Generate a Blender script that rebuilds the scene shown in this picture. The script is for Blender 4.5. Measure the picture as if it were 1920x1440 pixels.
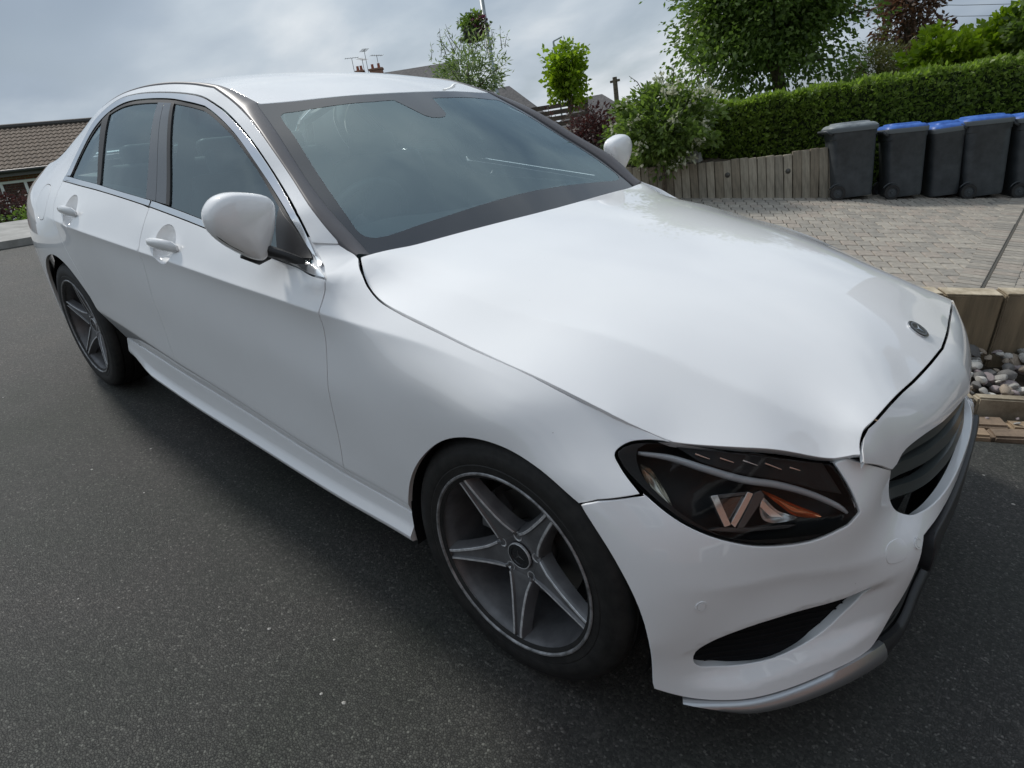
import bpy, bmesh, math, random
import numpy as np
from mathutils import Vector, Matrix
from mathutils.geometry import delaunay_2d_cdt
rng=random.Random(7); nrng=np.random.default_rng(7)
for o in list(bpy.data.objects): bpy.data.objects.remove(o)
scene=bpy.context.scene
COL=scene.collection
# ---------------------------------------------------------------- camera
CAM_POS=(0.98126202,-1.7633277,1.1912951)
CAM_R=(0.75092829,0.64373784,-0.14733734);CAM_U=(-0.10477547,0.33642068,0.93586496);CAM_F=(-0.65201902,0.68733014,-0.32007574)
cd=bpy.data.cameras.new('camera');cam=bpy.data.objects.new('camera',cd);COL.objects.link(cam);scene.camera=cam
cd.sensor_width=36;cd.lens=36*1173.1/1920;cd.clip_start=.05;cd.clip_end=5000
mw=Matrix.Identity(4)
for i in range(3):
    mw[i][0]=CAM_R[i];mw[i][1]=CAM_U[i];mw[i][2]=-CAM_F[i];mw[i][3]=CAM_POS[i]
cam.matrix_world=mw
# ---------------------------------------------------------------- sky, sun, exposure
SUN_EL=math.radians(52);SUN_AZ=math.radians(174)   # azimuth counter-clockwise from +x
sun_dir=Vector((math.cos(SUN_EL)*math.cos(SUN_AZ),math.cos(SUN_EL)*math.sin(SUN_AZ),math.sin(SUN_EL)))
world=bpy.data.worlds.new('World');scene.world=world;world.use_nodes=True
nt=world.node_tree;nt.nodes.clear()
def N(nt,typ,**k):
    n=nt.nodes.new(typ)
    for a,b in k.items():
        if a=='inp':
            for i,v in b.items(): n.inputs[i].default_value=v
        else: setattr(n,a,b)
    return n
def L(nt,a,ao,b,bi): nt.links.new(a.outputs[ao],b.inputs[bi])
def ramp(n,stops):
    e=n.color_ramp.elements
    while len(e)>1: e.remove(e[-1])
    e[0].position=stops[0][0];e[0].color=stops[0][1]
    for p,c in stops[1:]:
        k=e.new(p);k.color=c
def g4(v): return (v,v,v,1)
wo=N(nt,'ShaderNodeOutputWorld');bg=N(nt,'ShaderNodeBackground');bg.inputs[1].default_value=.10
sky=N(nt,'ShaderNodeTexSky',sky_type='NISHITA',sun_disc=False,sun_elevation=SUN_EL,sun_rotation=math.radians(90)-SUN_AZ,altitude=100,air_density=1.3,dust_density=2.0)
tc=N(nt,'ShaderNodeTexCoord');sep=N(nt,'ShaderNodeSeparateXYZ');L(nt,tc,'Generated',sep,0)
# cloud deck: direction projected on a plane overhead
zz=N(nt,'ShaderNodeMath',operation='MAXIMUM');zz.inputs[1].default_value=0.0;L(nt,sep,2,zz,0)
za=N(nt,'ShaderNodeMath',operation='ADD');za.inputs[1].default_value=.30;L(nt,zz,0,za,0)
dx=N(nt,'ShaderNodeMath',operation='DIVIDE');L(nt,sep,0,dx,0);L(nt,za,0,dx,1)
dy=N(nt,'ShaderNodeMath',operation='DIVIDE');L(nt,sep,1,dy,0);L(nt,za,0,dy,1)
cmb=N(nt,'ShaderNodeCombineXYZ');L(nt,dx,0,cmb,0);L(nt,dy,0,cmb,1)
mp=N(nt,'ShaderNodeMapping');mp.inputs['Location'].default_value=(3.1,1.7,0);mp.inputs['Scale'].default_value=(1.0,1.15,1);L(nt,cmb,0,mp,0)
n1=N(nt,'ShaderNodeTexNoise',inp={'Scale':1.7,'Detail':8.0,'Roughness':.50,'Distortion':.2});L(nt,mp,0,n1,'Vector')
n2=N(nt,'ShaderNodeTexNoise',inp={'Scale':.75,'Detail':3.0,'Roughness':.5});L(nt,mp,0,n2,'Vector')
cov=N(nt,'ShaderNodeValToRGB');ramp(cov,[(.30,g4(.55)),(.52,g4(1))]);L(nt,n1,0,cov,0)   # how much cloud
sh=N(nt,'ShaderNodeMath',operation='MULTIPLY_ADD');sh.inputs[1].default_value=.55;L(nt,n2,0,sh,0)
h5=N(nt,'ShaderNodeMath',operation='MULTIPLY');h5.inputs[1].default_value=.45;L(nt,n1,0,h5,0);L(nt,h5,0,sh,2)
ccol=N(nt,'ShaderNodeValToRGB');ramp(ccol,[(.36,(3.1,3.9,4.9,1)),(.45,(4.6,5.5,6.6,1)),(.54,(6.6,7.5,8.4,1)),(.64,(10.0,10.5,10.9,1))]);L(nt,sh,0,ccol,0)
mx=N(nt,'ShaderNodeMix',data_type='RGBA');L(nt,cov,0,mx,0);L(nt,sky,0,mx,6);L(nt,ccol,0,mx,7)
# an overcast sky is brighter overhead than at the horizon
el=N(nt,'ShaderNodeMath',operation='MULTIPLY_ADD');el.inputs[1].default_value=.45;el.inputs[2].default_value=.72;L(nt,zz,0,el,0)
vm=N(nt,'ShaderNodeVectorMath',operation='SCALE');L(nt,mx,2,vm,0);L(nt,el,0,vm,'Scale')
L(nt,vm,0,bg,0);L(nt,bg,0,wo,0)
sl=bpy.data.lights.new('sun','SUN');so=bpy.data.objects.new('sun',sl);COL.objects.link(so)
sl.energy=2.6;sl.angle=math.radians(7);sl.color=(1,.96,.90)
so.rotation_euler=sun_dir.to_track_quat('Z','Y').to_euler();so.location=(0,0,30)
vs=scene.view_settings;vs.view_transform='Standard';vs.look='None';vs.gamma=1;vs.exposure=0.0;vs.use_curve_mapping=False
scene.cycles.max_bounces=8;scene.cycles.transparent_max_bounces=12;scene.cycles.use_denoising=True
# ---------------------------------------------------------------- frames: the road (car frame) is tilted against gravity
M=np.array([[0.987332065780258,0.002378224866399298,0.15864972716198783],[0.0,0.9998876626976301,-0.014988728600871694],[-0.158667551446691,0.014798852372918284,0.9872211515594448]])
M4=Matrix([[*M[i],0] for i in range(3)]+[[0,0,0,1]])
def T(P): return np.asarray(P,float)@M.T            # car frame -> world
def road(x,y): # world height of the road plane
    n=M[:,2];return -(n[0]*x+n[1]*y)/n[2]
# ---------------------------------------------------------------- object helpers
def link(o,parent=None):
    COL.objects.link(o)
    if parent is not None: o.parent=parent
    return o
def tag(o,label=None,cat=None,group=None,kind=None):
    if label:o['label']=label
    if cat:o['category']=cat
    if group:o['group']=group
    if kind:o['kind']=kind
    return o
def empty(name,loc=(0,0,0),rot=None,parent=None):
    o=bpy.data.objects.new(name,None);o.empty_display_size=.1;o.location=loc
    if rot is not None:o.rotation_euler=rot
    return link(o,parent)
def mesh(name,V,Fc,mat=None,parent=None,smooth=True,normals=None,sharp=None):
    me=bpy.data.meshes.new(name);me.from_pydata([tuple(map(float,v)) for v in V],[],[tuple(map(int,f)) for f in Fc]);me.update()
    if smooth: me.polygons.foreach_set('use_smooth',[True]*len(me.polygons))
    if mat is not None:
        for m in (mat if isinstance(mat,(list,tuple)) else [mat]): me.materials.append(m)
    if normals is not None: me.normals_split_custom_set_from_vertices([tuple(map(float,n)) for n in normals])
    elif smooth and sharp is not None:
        me.set_sharp_from_angle(angle=math.radians(sharp))
    return link(bpy.data.objects.new(name,me),parent)
class MB:
    """collects shapes into one mesh"""
    def __init__(s): s.v=[];s.f=[]
    def add(s,V,Fc):
        b=len(s.v);s.v+= [tuple(map(float,v)) for v in V];s.f+=[tuple(b+int(i) for i in f) for f in Fc];return s
    def box(s,c,d,R=None,taper=1.0,bev=0):
        hx,hy,hz=[k/2 for k in d];V=[]
        for z,t in ((-hz,1),(hz,taper)):
            for x,y in ((-hx,-hy),(hx,-hy),(hx,hy),(-hx,hy)): V.append((x*t,y*t,z))
        V=np.array(V)
        if R is not None:V=V@np.array(R).T
        return s.add(V+np.array(c),[(3,2,1,0),(4,5,6,7),(0,1,5,4),(1,2,6,5),(2,3,7,6),(3,0,4,7)])
    def tube(s,pts,r,n=8,cap=True):
        P=[Vector(p) for p in pts];rs=[float(q) for q in r] if hasattr(r,"__len__") else [float(r)]*len(P);V=[];Fc=[]
        if len(rs)!=len(P): rs=[float(q) for q in np.interp(np.linspace(0,1,len(P)),np.linspace(0,1,len(rs)),rs)]
        up=Vector((0,0,1))
        for i,p in enumerate(P):
            d=(P[min(i+1,len(P)-1)]-P[max(i-1,0)]).normalized()
            a=d.cross(up if abs(d.z)<.95 else Vector((1,0,0))).normalized();b=d.cross(a)
            for k in range(n):
                t=2*math.pi*k/n;V.append(p+rs[i]*(math.cos(t)*a+math.sin(t)*b))
        for i in range(len(P)-1):
            for k in range(n): Fc.append((i*n+k,(i+1)*n+k,(i+1)*n+(k+1)%n,i*n+(k+1)%n))
        if cap: Fc.append(tuple(range(n)));Fc.append(tuple(range((len(P)-1)*n+n-1,(len(P)-1)*n-1,-1)))
        return s.add(V,Fc)
    def lathe(s,prof,n=32,axis='z',c=(0,0,0),closed=False):
        V=[];Fc=[];m=len(prof)
        for k in range(n):
            t=2*math.pi*k/n
            for r,h in prof:
                a,b=r*math.cos(t),r*math.sin(t)
                V.append({'z':(a,b,h),'y':(a,h,b),'x':(h,a,b)}[axis])
        for k in range(n):
            for i in range(m-1 if not closed else m):
                j=(i+1)%m;Fc.append((k*m+i,((k+1)%n)*m+i,((k+1)%n)*m+j,k*m+j))
        return s.add(np.array(V)+np.array(c),Fc)
    def build(s,name,mat,parent=None,smooth=False,sharp=None): 
        return mesh(name,s.v,s.f,mat,parent,smooth=smooth or sharp is not None,sharp=sharp)
# ---------------------------------------------------------------- materials
def mat(name,base=(.5,.5,.5),rough=.5,metal=0,spec=.5,coat=0,coatr=.03,sheen=0,trans=0,sub=0):
    m=bpy.data.materials.new(name);m.use_nodes=True;b=m.node_tree.nodes['Principled BSDF']
    b.inputs['Base Color'].default_value=(*base,1);b.inputs['Roughness'].default_value=rough;b.inputs['Metallic'].default_value=metal
    b.inputs['Specular IOR Level'].default_value=spec;b.inputs['Coat Weight'].default_value=coat;b.inputs['Coat Roughness'].default_value=coatr
    return m
def bsdf(m): return m.node_tree.nodes['Principled BSDF']
def noisy(m,scale,c0,c1,lo=.35,hi=.65,detail=6,rough=None,bump=0,bscale=None,coords='Object',dist=.02,stretch=None,noise_rough=.6):
    """colour noise and bump on a material"""
    t=m.node_tree;b=bsdf(m);tcn=N(t,'ShaderNodeTexCoord');v=tcn;vo=coords
    if stretch: 
        mpn=N(t,'ShaderNodeMapping');mpn.inputs['Scale'].default_value=stretch;L(t,tcn,coords,mpn,0);v=mpn;vo=0
    n=N(t,'ShaderNodeTexNoise',inp={'Scale':scale,'Detail':detail,'Roughness':noise_rough});L(t,v,vo,n,'Vector')
    r=N(t,'ShaderNodeValToRGB');ramp(r,[(lo,(*c0,1)),(hi,(*c1,1))]);L(t,n,0,r,0);L(t,r,0,b,'Base Color')
    if bump:
        n2=N(t,'ShaderNodeTexNoise',inp={'Scale':bscale or scale*4,'Detail':8.0,'Roughness':.65});L(t,v,vo,n2,'Vector')
        bp=N(t,'ShaderNodeBump',inp={'Strength':bump,'Distance':dist});L(t,n2,0,bp,'Height');L(t,bp,0,b,'Normal')
    return m
def glass_mat(name,tint,ior=1.5,rough=0.0,gl=(1,1,1)):
    m=bpy.data.materials.new(name);m.use_nodes=True;t=m.node_tree;t.nodes.clear()
    o=N(t,'ShaderNodeOutputMaterial');mixs=N(t,'ShaderNodeMixShader');tr=N(t,'ShaderNodeBsdfTransparent');gs=N(t,'ShaderNodeBsdfGlossy')
    tr.inputs[0].default_value=(*tint,1);gs.inputs['Roughness'].default_value=rough;gs.inputs[0].default_value=(*gl,1)
    fr=N(t,'ShaderNodeFresnel');fr.inputs[0].default_value=ior
    L(t,fr,0,mixs,0);L(t,tr,0,mixs,1);L(t,gs,0,mixs,2);L(t,mixs,0,o,0);return m

class TPS:
    """thin-plate height field through scattered points"""
    def __init__(s,P,v,sc=(1,1),lam=0.0):
        s.sc=np.array(sc,float);X=np.array(P,float)*s.sc;n=len(X);s.X=X
        K=s.k(X,X)+lam*np.eye(n);Q=np.c_[np.ones(n),X]
        A=np.zeros((n+3,n+3));A[:n,:n]=K;A[:n,n:]=Q;A[n:,:n]=Q.T
        s.c=np.linalg.solve(A,np.r_[np.array(v,float),0,0,0])
    def k(s,A,B):
        r2=((A[:,None,:]-B[None])**2).sum(-1);return .5*r2*np.log(r2+1e-12)
    def __call__(s,a,b):
        a,b=np.broadcast_arrays(np.asarray(a,float),np.asarray(b,float));sh=a.shape
        Y=np.c_[a.ravel(),b.ravel()]*s.sc
        out=np.empty(len(Y))
        for i in range(0,len(Y),20000):
            y=Y[i:i+20000];out[i:i+20000]=s.k(y,s.X)@s.c[:-3]+np.c_[np.ones(len(y)),y]@s.c[-3:]
        return out.reshape(sh)
def interp(x,xs,ys):
    """monotone-ish smooth 1D (pchip)"""
    xs=np.array(xs,float);ys=np.array(ys,float);x=np.asarray(x,float)
    h=np.diff(xs);d=np.diff(ys)/h;m=np.zeros_like(ys);m[0]=d[0];m[-1]=d[-1]
    for i in range(1,len(xs)-1):
        if d[i-1]*d[i]>0:
            w1=2*h[i]+h[i-1];w2=h[i]+2*h[i-1];m[i]=(w1+w2)/(w1/d[i-1]+w2/d[i])
    i=np.clip(np.searchsorted(xs,x)-1,0,len(xs)-2);t=(x-xs[i])/h[i]
    tc=np.clip(t,0,1)
    y=(1+2*tc)*(1-tc)**2*ys[i]+tc*(1-tc)**2*h[i]*m[i]+tc**2*(3-2*tc)*ys[i+1]+tc**2*(tc-1)*h[i]*m[i+1]
    return y+np.where(t<0,t*h[i]*m[0],0)+np.where(t>1,(t-1)*h[i]*m[-1],0)
def sstep(x,a,b):
    t=np.clip((np.asarray(x,float)-a)/(b-a),0,1);return t*t*(3-2*t)
# ---- side of the car: half width w(x,z)
SIDE={ # x : [(z,w)...]
 .42:[(.25,.865),(.42,.845),(.60,.775)],
 .30:[(.25,.893),(.42,.892),(.52,.884),(.61,.862),(.70,.775)],
 .20:[(.25,.90),(.45,.902),(.60,.897),(.66,.872),(.70,.838),(.755,.79)],
 .03:[(.30,.90),(.55,.905),(.66,.906),(.72,.896),(.77,.868),(.812,.822)],
 -.18:[(.25,.895),(.45,.901),(.60,.906),(.70,.906),(.76,.893),(.80,.868),(.842,.826)],
 -.40:[(.25,.89),(.36,.893),(.50,.902),(.62,.906),(.70,.903),(.78,.889),(.83,.866),(.875,.824)],
 -.61:[(.25,.895),(.36,.899),(.435,.899),(.54,.903),(.64,.905),(.70,.898),(.776,.887),(.846,.877),(.90,.862),(.93,.850),(.95,.80)],
 -1.15:[(.25,.895),(.36,.900),(.46,.902),(.56,.904),(.66,.907),(.74,.904),(.80,.899),(.86,.890),(.92,.874),(.97,.848),(1.05,.797),(1.20,.716)],
 -1.69:[(.25,.895),(.40,.904),(.50,.905),(.60,.907),(.70,.911),(.78,.908),(.86,.896),(.911,.884),(.96,.864),(1.014,.83),(1.10,.779),(1.22,.712),(1.32,.648),(1.37,.609),(1.405,.566)],
 -2.25:[(.25,.89),(.40,.896),(.50,.899),(.60,.902),(.72,.908),(.80,.907),(.87,.90),(.93,.884),(.99,.851),(1.045,.813),(1.12,.769),(1.25,.692),(1.33,.638),(1.37,.603),(1.40,.562)],
 -2.60:[(.30,.885),(.50,.898),(.66,.907),(.76,.908),(.85,.90),(.93,.879),(1.0,.838),(1.06,.788),(1.13,.740),(1.24,.667),(1.30,.622),(1.34,.58)],
 -2.90:[(.30,.88),(.52,.899),(.70,.908),(.80,.904),(.90,.883),(.98,.842),(1.05,.782),(1.10,.73),(1.18,.655),(1.24,.595)],
 -3.20:[(.30,.86),(.50,.873),(.66,.879),(.80,.870),(.90,.845),(.97,.806),(1.04,.738),(1.09,.67)],
 -3.50:[(.30,.79),(.50,.802),(.66,.805),(.80,.792),(.90,.766),(.97,.728),(1.03,.66)],
 -3.75:[(.30,.67),(.50,.685),(.66,.69),(.80,.675),(.90,.65),(1.0,.59)],
 -.88:[(.40,.902),(.55,.904),(.68,.905),(.78,.896),(.86,.884),(.92,.866),(.97,.845)],
 -.74:[(.86,.880),(.92,.858)],
 -0.82:[(1.06,.790),(1.10,.742)],
 -.735:[(1.0,.806),(1.055,.752)],
 -.66:[(.945,.845),(.965,.80),(1.0,.752)],
 -.605:[(.966,.750)],
 -1.02:[(1.15,.732),(1.19,.706)],
 -1.30:[(1.10,.772),(1.22,.705),(1.28,.665),(1.325,.622)],
}
_P=[(x,z) for x in SIDE for z,w in SIDE[x]];_v=[w for x in SIDE for z,w in SIDE[x]]
_S=TPS(_P,_v,(.45,1),2e-5)
def zcrease(x): return interp(x,[-3.3,-2.7,-2.2,-1.69,-1.15,-.61,-.3,0,.2],[.90,.893,.883,.872,.860,.845,.832,.80,.76])
def zlow(x): return interp(x,[-2.4,-2.2,-1.7,-1.2,-.62,-.2],[.50,.488,.45,.41,.366,.345])
def side(x,z):
    x=np.asarray(x,float);z=np.asarray(z,float)
    w=_S(x,z)
    d=z-zcrease(x);A=.020*sstep(x,-2.95,-2.3)*(1-sstep(x,-.45,.12))
    w=w+A*np.exp(-np.sqrt(d*d+.0018**2)/.042)
    e=(zlow(x)-z);w=w-.45*sstep(x,-2.75,-2.5)*(e+np.sqrt(e*e+.008**2))/2
    return w
# ---- bonnet z(x,|y|)
_B=[(-.609,.746,.959),(-.531,.79,.906),(-.395,.82,.875),(-.174,.825,.842),(.036,.82,.811),(.213,.79,.76),(.321,.74,.713),
 (-.577,.735,.955),(-.291,.70,.901),(-.081,.67,.868),(.213,.60,.818),(.41,.55,.760),
 (.602,.497,.714),(.47,.64,.690),(.574,.55,.670),
 (.655,0,.744),(.595,0,.78),(.645,.25,.735),(.57,.25,.783),(.50,0,.825),(.4,0,.861),(.2,0,.906),(0,0,.936),(-.2,0,.958),(-.4,0,.975),(-.52,0,.983),(-.60,0,.99),
 (-.56,.35,.977),(-.58,.6,.966),(-.2,.40,.940),(.2,.35,.884),(.40,.30,.840)]
_BT=TPS([(a,b) for a,b,c in _B]+[(a,-b) for a,b,c in _B if b>0],[c for a,b,c in _B]+[c for a,b,c in _B if b>0],(1,1),2e-4)
def ycrease(x): return interp(x,[-.609,-.291,-.081,.213,.41,.602],[.738,.700,.668,.602,.553,.497])
def bonnet(x,y):
    x=np.asarray(x,float);y=np.abs(np.asarray(y,float))
    z=_BT(x,y);d=y-ycrease(x);A=.010*(.35+.65*sstep(x,-.3,.3))
    return z+A*np.exp(-np.sqrt(d*d+.006**2)/.06)
# ---- front fascia: radius about a vertical axis
AX=-.20
_F=[(.655,0,.744),(.648,.12,.744),(.632,.28,.741),(.612,.461,.722),(.602,.497,.714),(.574,.55,.668),(.47,.65,.690),(.321,.74,.713),(.24,.82,.704),(.636,.55,.575),(.51,.705,.535),(.374,.81,.605),(.208,.90,.609),
 (.291,.897,.512),(.349,.893,.422),(.378,.888,.328),(.385,.88,.2),(.10,.906,.65),(.10,.89,.72),(.13,.90,.45),(.13,.90,.3),
 (.445,.82,.423),(.452,.825,.30),(.561,.725,.265),(.667,.55,.371),(.552,.775,.18),(.714,.53,.18),(.7375,.47,.18),
 (.729,.40,.465),(.661,.42,.59),(.689,.385,.50),(.666,.40,.653),(.711,.2,.650),(.733,0,.647),(.703,0,.706),(.682,.22,.704),(.645,.42,.694),
 (.752,0,.55),(.732,.2,.56),(.765,0,.45),(.761,.2,.45),(.752,.3,.455),(.770,0,.34),(.76,.25,.34),(.768,0,.25),(.757,.25,.25),(.765,0,.18),(.757,.25,.18),(.70,.50,.40),
 (.56,.66,.44),(.60,.64,.33)]
def _cyl(x,y,z): return np.arctan2(np.abs(y),x-AX),z,np.hypot(x-AX,y)
_fa=np.array([_cyl(*q) for q in _F]);_fm=_fa[:,0]>1e-6
_FT=TPS(np.r_[_fa[:,:2],_fa[_fm,:2]*[-1,1]],np.r_[_fa[:,2],_fa[_fm,2]],(1,1.2),1.2e-4)
def fascia(th,z): return _FT(th,z)
def fascia_xyz(th,z):
    r=_FT(th,z);return np.stack([AX+r*np.cos(th),-r*np.sin(th),np.broadcast_to(z,r.shape)],-1)
# ---- windscreen and roof z(x,y)
_W=[(-1.293,.577,1.330),(-.62,.72,.952),(-.953,.662,1.152),(-.53,0,.955),(-.80,0,1.125),(-1.05,0,1.268),(-1.225,0,1.352),(-.57,.4,.955),(-1.24,.30,1.346),(-.85,.35,1.14),(-.78,.70,1.055),(-1.12,.62,1.247)]
_WT=TPS([(a,b) for a,b,c in _W]+[(a,-b) for a,b,c in _W if b>0],[c for a,b,c in _W]+[c for a,b,c in _W if b>0],(1,1),1e-4)
def wscreen(x,y): return _WT(x,y)
_R=[(-1.225,0,1.353),(-1.24,.30,1.347),(-1.293,.577,1.333),(-1.5,0,1.419),(-1.75,0,1.440),(-2.0,0,1.440),(-2.25,0,1.424),(-2.5,0,1.392),(-2.62,0,1.37),
 (-1.5,.56,1.386),(-1.75,.555,1.409),(-2.0,.55,1.415),(-2.25,.55,1.401),(-2.5,.545,1.363),(-2.62,.54,1.335),(-1.75,.3,1.434),(-2.25,.3,1.418)]
_RT=TPS([(a,b) for a,b,c in _R]+[(a,-b) for a,b,c in _R if b>0],[c for a,b,c in _R]+[c for a,b,c in _R if b>0],(1,1),1e-4)
def roof(x,y): return _RT(x,y)
# ================================================================ THE CAR
def cr(pts,n=6,closed=False):
    """smooth curve through points (centripetal Catmull-Rom)"""
    P=np.array(pts,float);Q=np.r_[[P[-1]],P,P[:2]] if closed else np.r_[[2*P[0]-P[1]],P,[2*P[-1]-P[-2]]]
    out=[]
    for i in range(1,len(Q)-2):
        p0,p1,p2,p3=Q[i-1:i+3];d=lambda a,b:max(np.linalg.norm(a-b),1e-9)**.5
        t0=0;t1=d(p0,p1);t2=t1+d(p1,p2);t3=t2+d(p2,p3)
        for t in np.linspace(t1,t2,n,endpoint=False):
            A1=(t1-t)/(t1-t0)*p0+(t-t0)/(t1-t0)*p1;A2=(t2-t)/(t2-t1)*p1+(t-t1)/(t2-t1)*p2;A3=(t3-t)/(t3-t2)*p2+(t-t2)/(t3-t2)*p3
            B1=(t2-t)/(t2-t0)*A1+(t-t0)/(t2-t0)*A2;B2=(t3-t)/(t3-t1)*A2+(t-t1)/(t3-t1)*A3
            out.append((t2-t)/(t2-t1)*B1+(t-t1)/(t2-t1)*B2)
    if not closed: out.append(P[-1])
    return np.array(out)
def join(*cs):
    out=[]
    for c in cs:
        for q in np.asarray(c,float):
            if not out or np.linalg.norm(out[-1]-q)>1e-5: out.append(q)
    if np.linalg.norm(out[0]-out[-1])<1e-5: out.pop()
    return np.array(out)
def area2(P): x,y=P[:,0],P[:,1];return .5*np.sum(x*np.roll(y,-1)-np.roll(x,-1)*y)
def offset_poly(P,d):
    """move a counter-clockwise outline inwards by d"""
    a=P-np.roll(P,1,0);b=np.roll(P,-1,0)-P
    na=np.c_[-a[:,1],a[:,0]]/np.maximum(np.linalg.norm(a,axis=1),1e-9)[:,None];nb=np.c_[-b[:,1],b[:,0]]/np.maximum(np.linalg.norm(b,axis=1),1e-9)[:,None]
    n=na+nb;l=np.linalg.norm(n,axis=1);n=n/np.maximum(l,1e-6)[:,None];c=np.clip((n*na).sum(1),.45,1)
    return P+n*(d/c)[:,None],-n
def resample(P,h):
    out=[]
    for i in range(len(P)):
        a,b=P[i],P[(i+1)%len(P)];k=max(1,int(math.ceil(np.linalg.norm(b-a)/h)))
        for j in range(k): out.append(a+(b-a)*j/k)
    return np.array(out)
def in_poly(Q,P):
    x,y=Q[:,0],Q[:,1];r=np.zeros(len(Q),bool);j=len(P)-1
    for i in range(len(P)):
        xi,yi=P[i];xj,yj=P[j]
        c=((yi>y)!=(yj>y))&(x<(xj-xi)*(y-yi)/((yj-yi) if yj!=yi else 1e-12)+xi);r^=c;j=i
    return r
def seg_dist(Q,P):
    A=P;B=np.roll(P,-1,0);D=B-A;l=np.maximum((D*D).sum(1),1e-12);out=np.full(len(Q),9.)
    for i in range(0,len(Q),2000):
        q=Q[i:i+2000];t=np.clip(((q[:,None]-A[None])*D[None]).sum(-1)/l,0,1)
        out[i:i+2000]=np.linalg.norm(q[:,None]-(A[None]+t[...,None]*D[None]),axis=-1).min(1)
    return out
class Surf:
    def __init__(s,f,ref,sc=1.0): s.f=f;s.ref=ref;s.sc=sc   # f(a,b)->xyz ; a is scaled by sc to metres
    def xyz(s,Q): return s.f(Q[:,0]/s.sc,Q[:,1])
    def nrm(s,Q,e=.002):
        da=s.xyz(Q+[e,0])-s.xyz(Q-[e,0]);db=s.xyz(Q+[0,e])-s.xyz(Q-[0,e]);n=np.cross(da,db);n/=np.maximum(np.linalg.norm(n,axis=1),1e-12)[:,None]
        sg=np.sign((n*s.ref(s.xyz(Q))).sum(1));return n*sg[:,None]
def _side_f(a,b): return np.stack([a,-side(a,b),b],-1)
def _bon_f(a,b): return np.stack([a,b,bonnet(a,b)],-1)
def _ws_f(a,b): return np.stack([a,b,wscreen(a,b)],-1)
def _roof_f(a,b): return np.stack([a,b,roof(a,b)],-1)
SD=Surf(_side_f,lambda P:np.tile([0,-1,.2],(len(P),1)))
BO=Surf(_bon_f,lambda P:np.tile([0,0,1.],(len(P),1)))
WS=Surf(_ws_f,lambda P:np.tile([0,0,1.],(len(P),1)))
RO=Surf(_roof_f,lambda P:np.tile([0,0,1.],(len(P),1)))
FA=Surf(fascia_xyz,lambda P:np.c_[P[:,0]-AX,P[:,1],np.zeros(len(P))],.9)
def fa(L): return np.array(L,float)*[.9,1]
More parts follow.
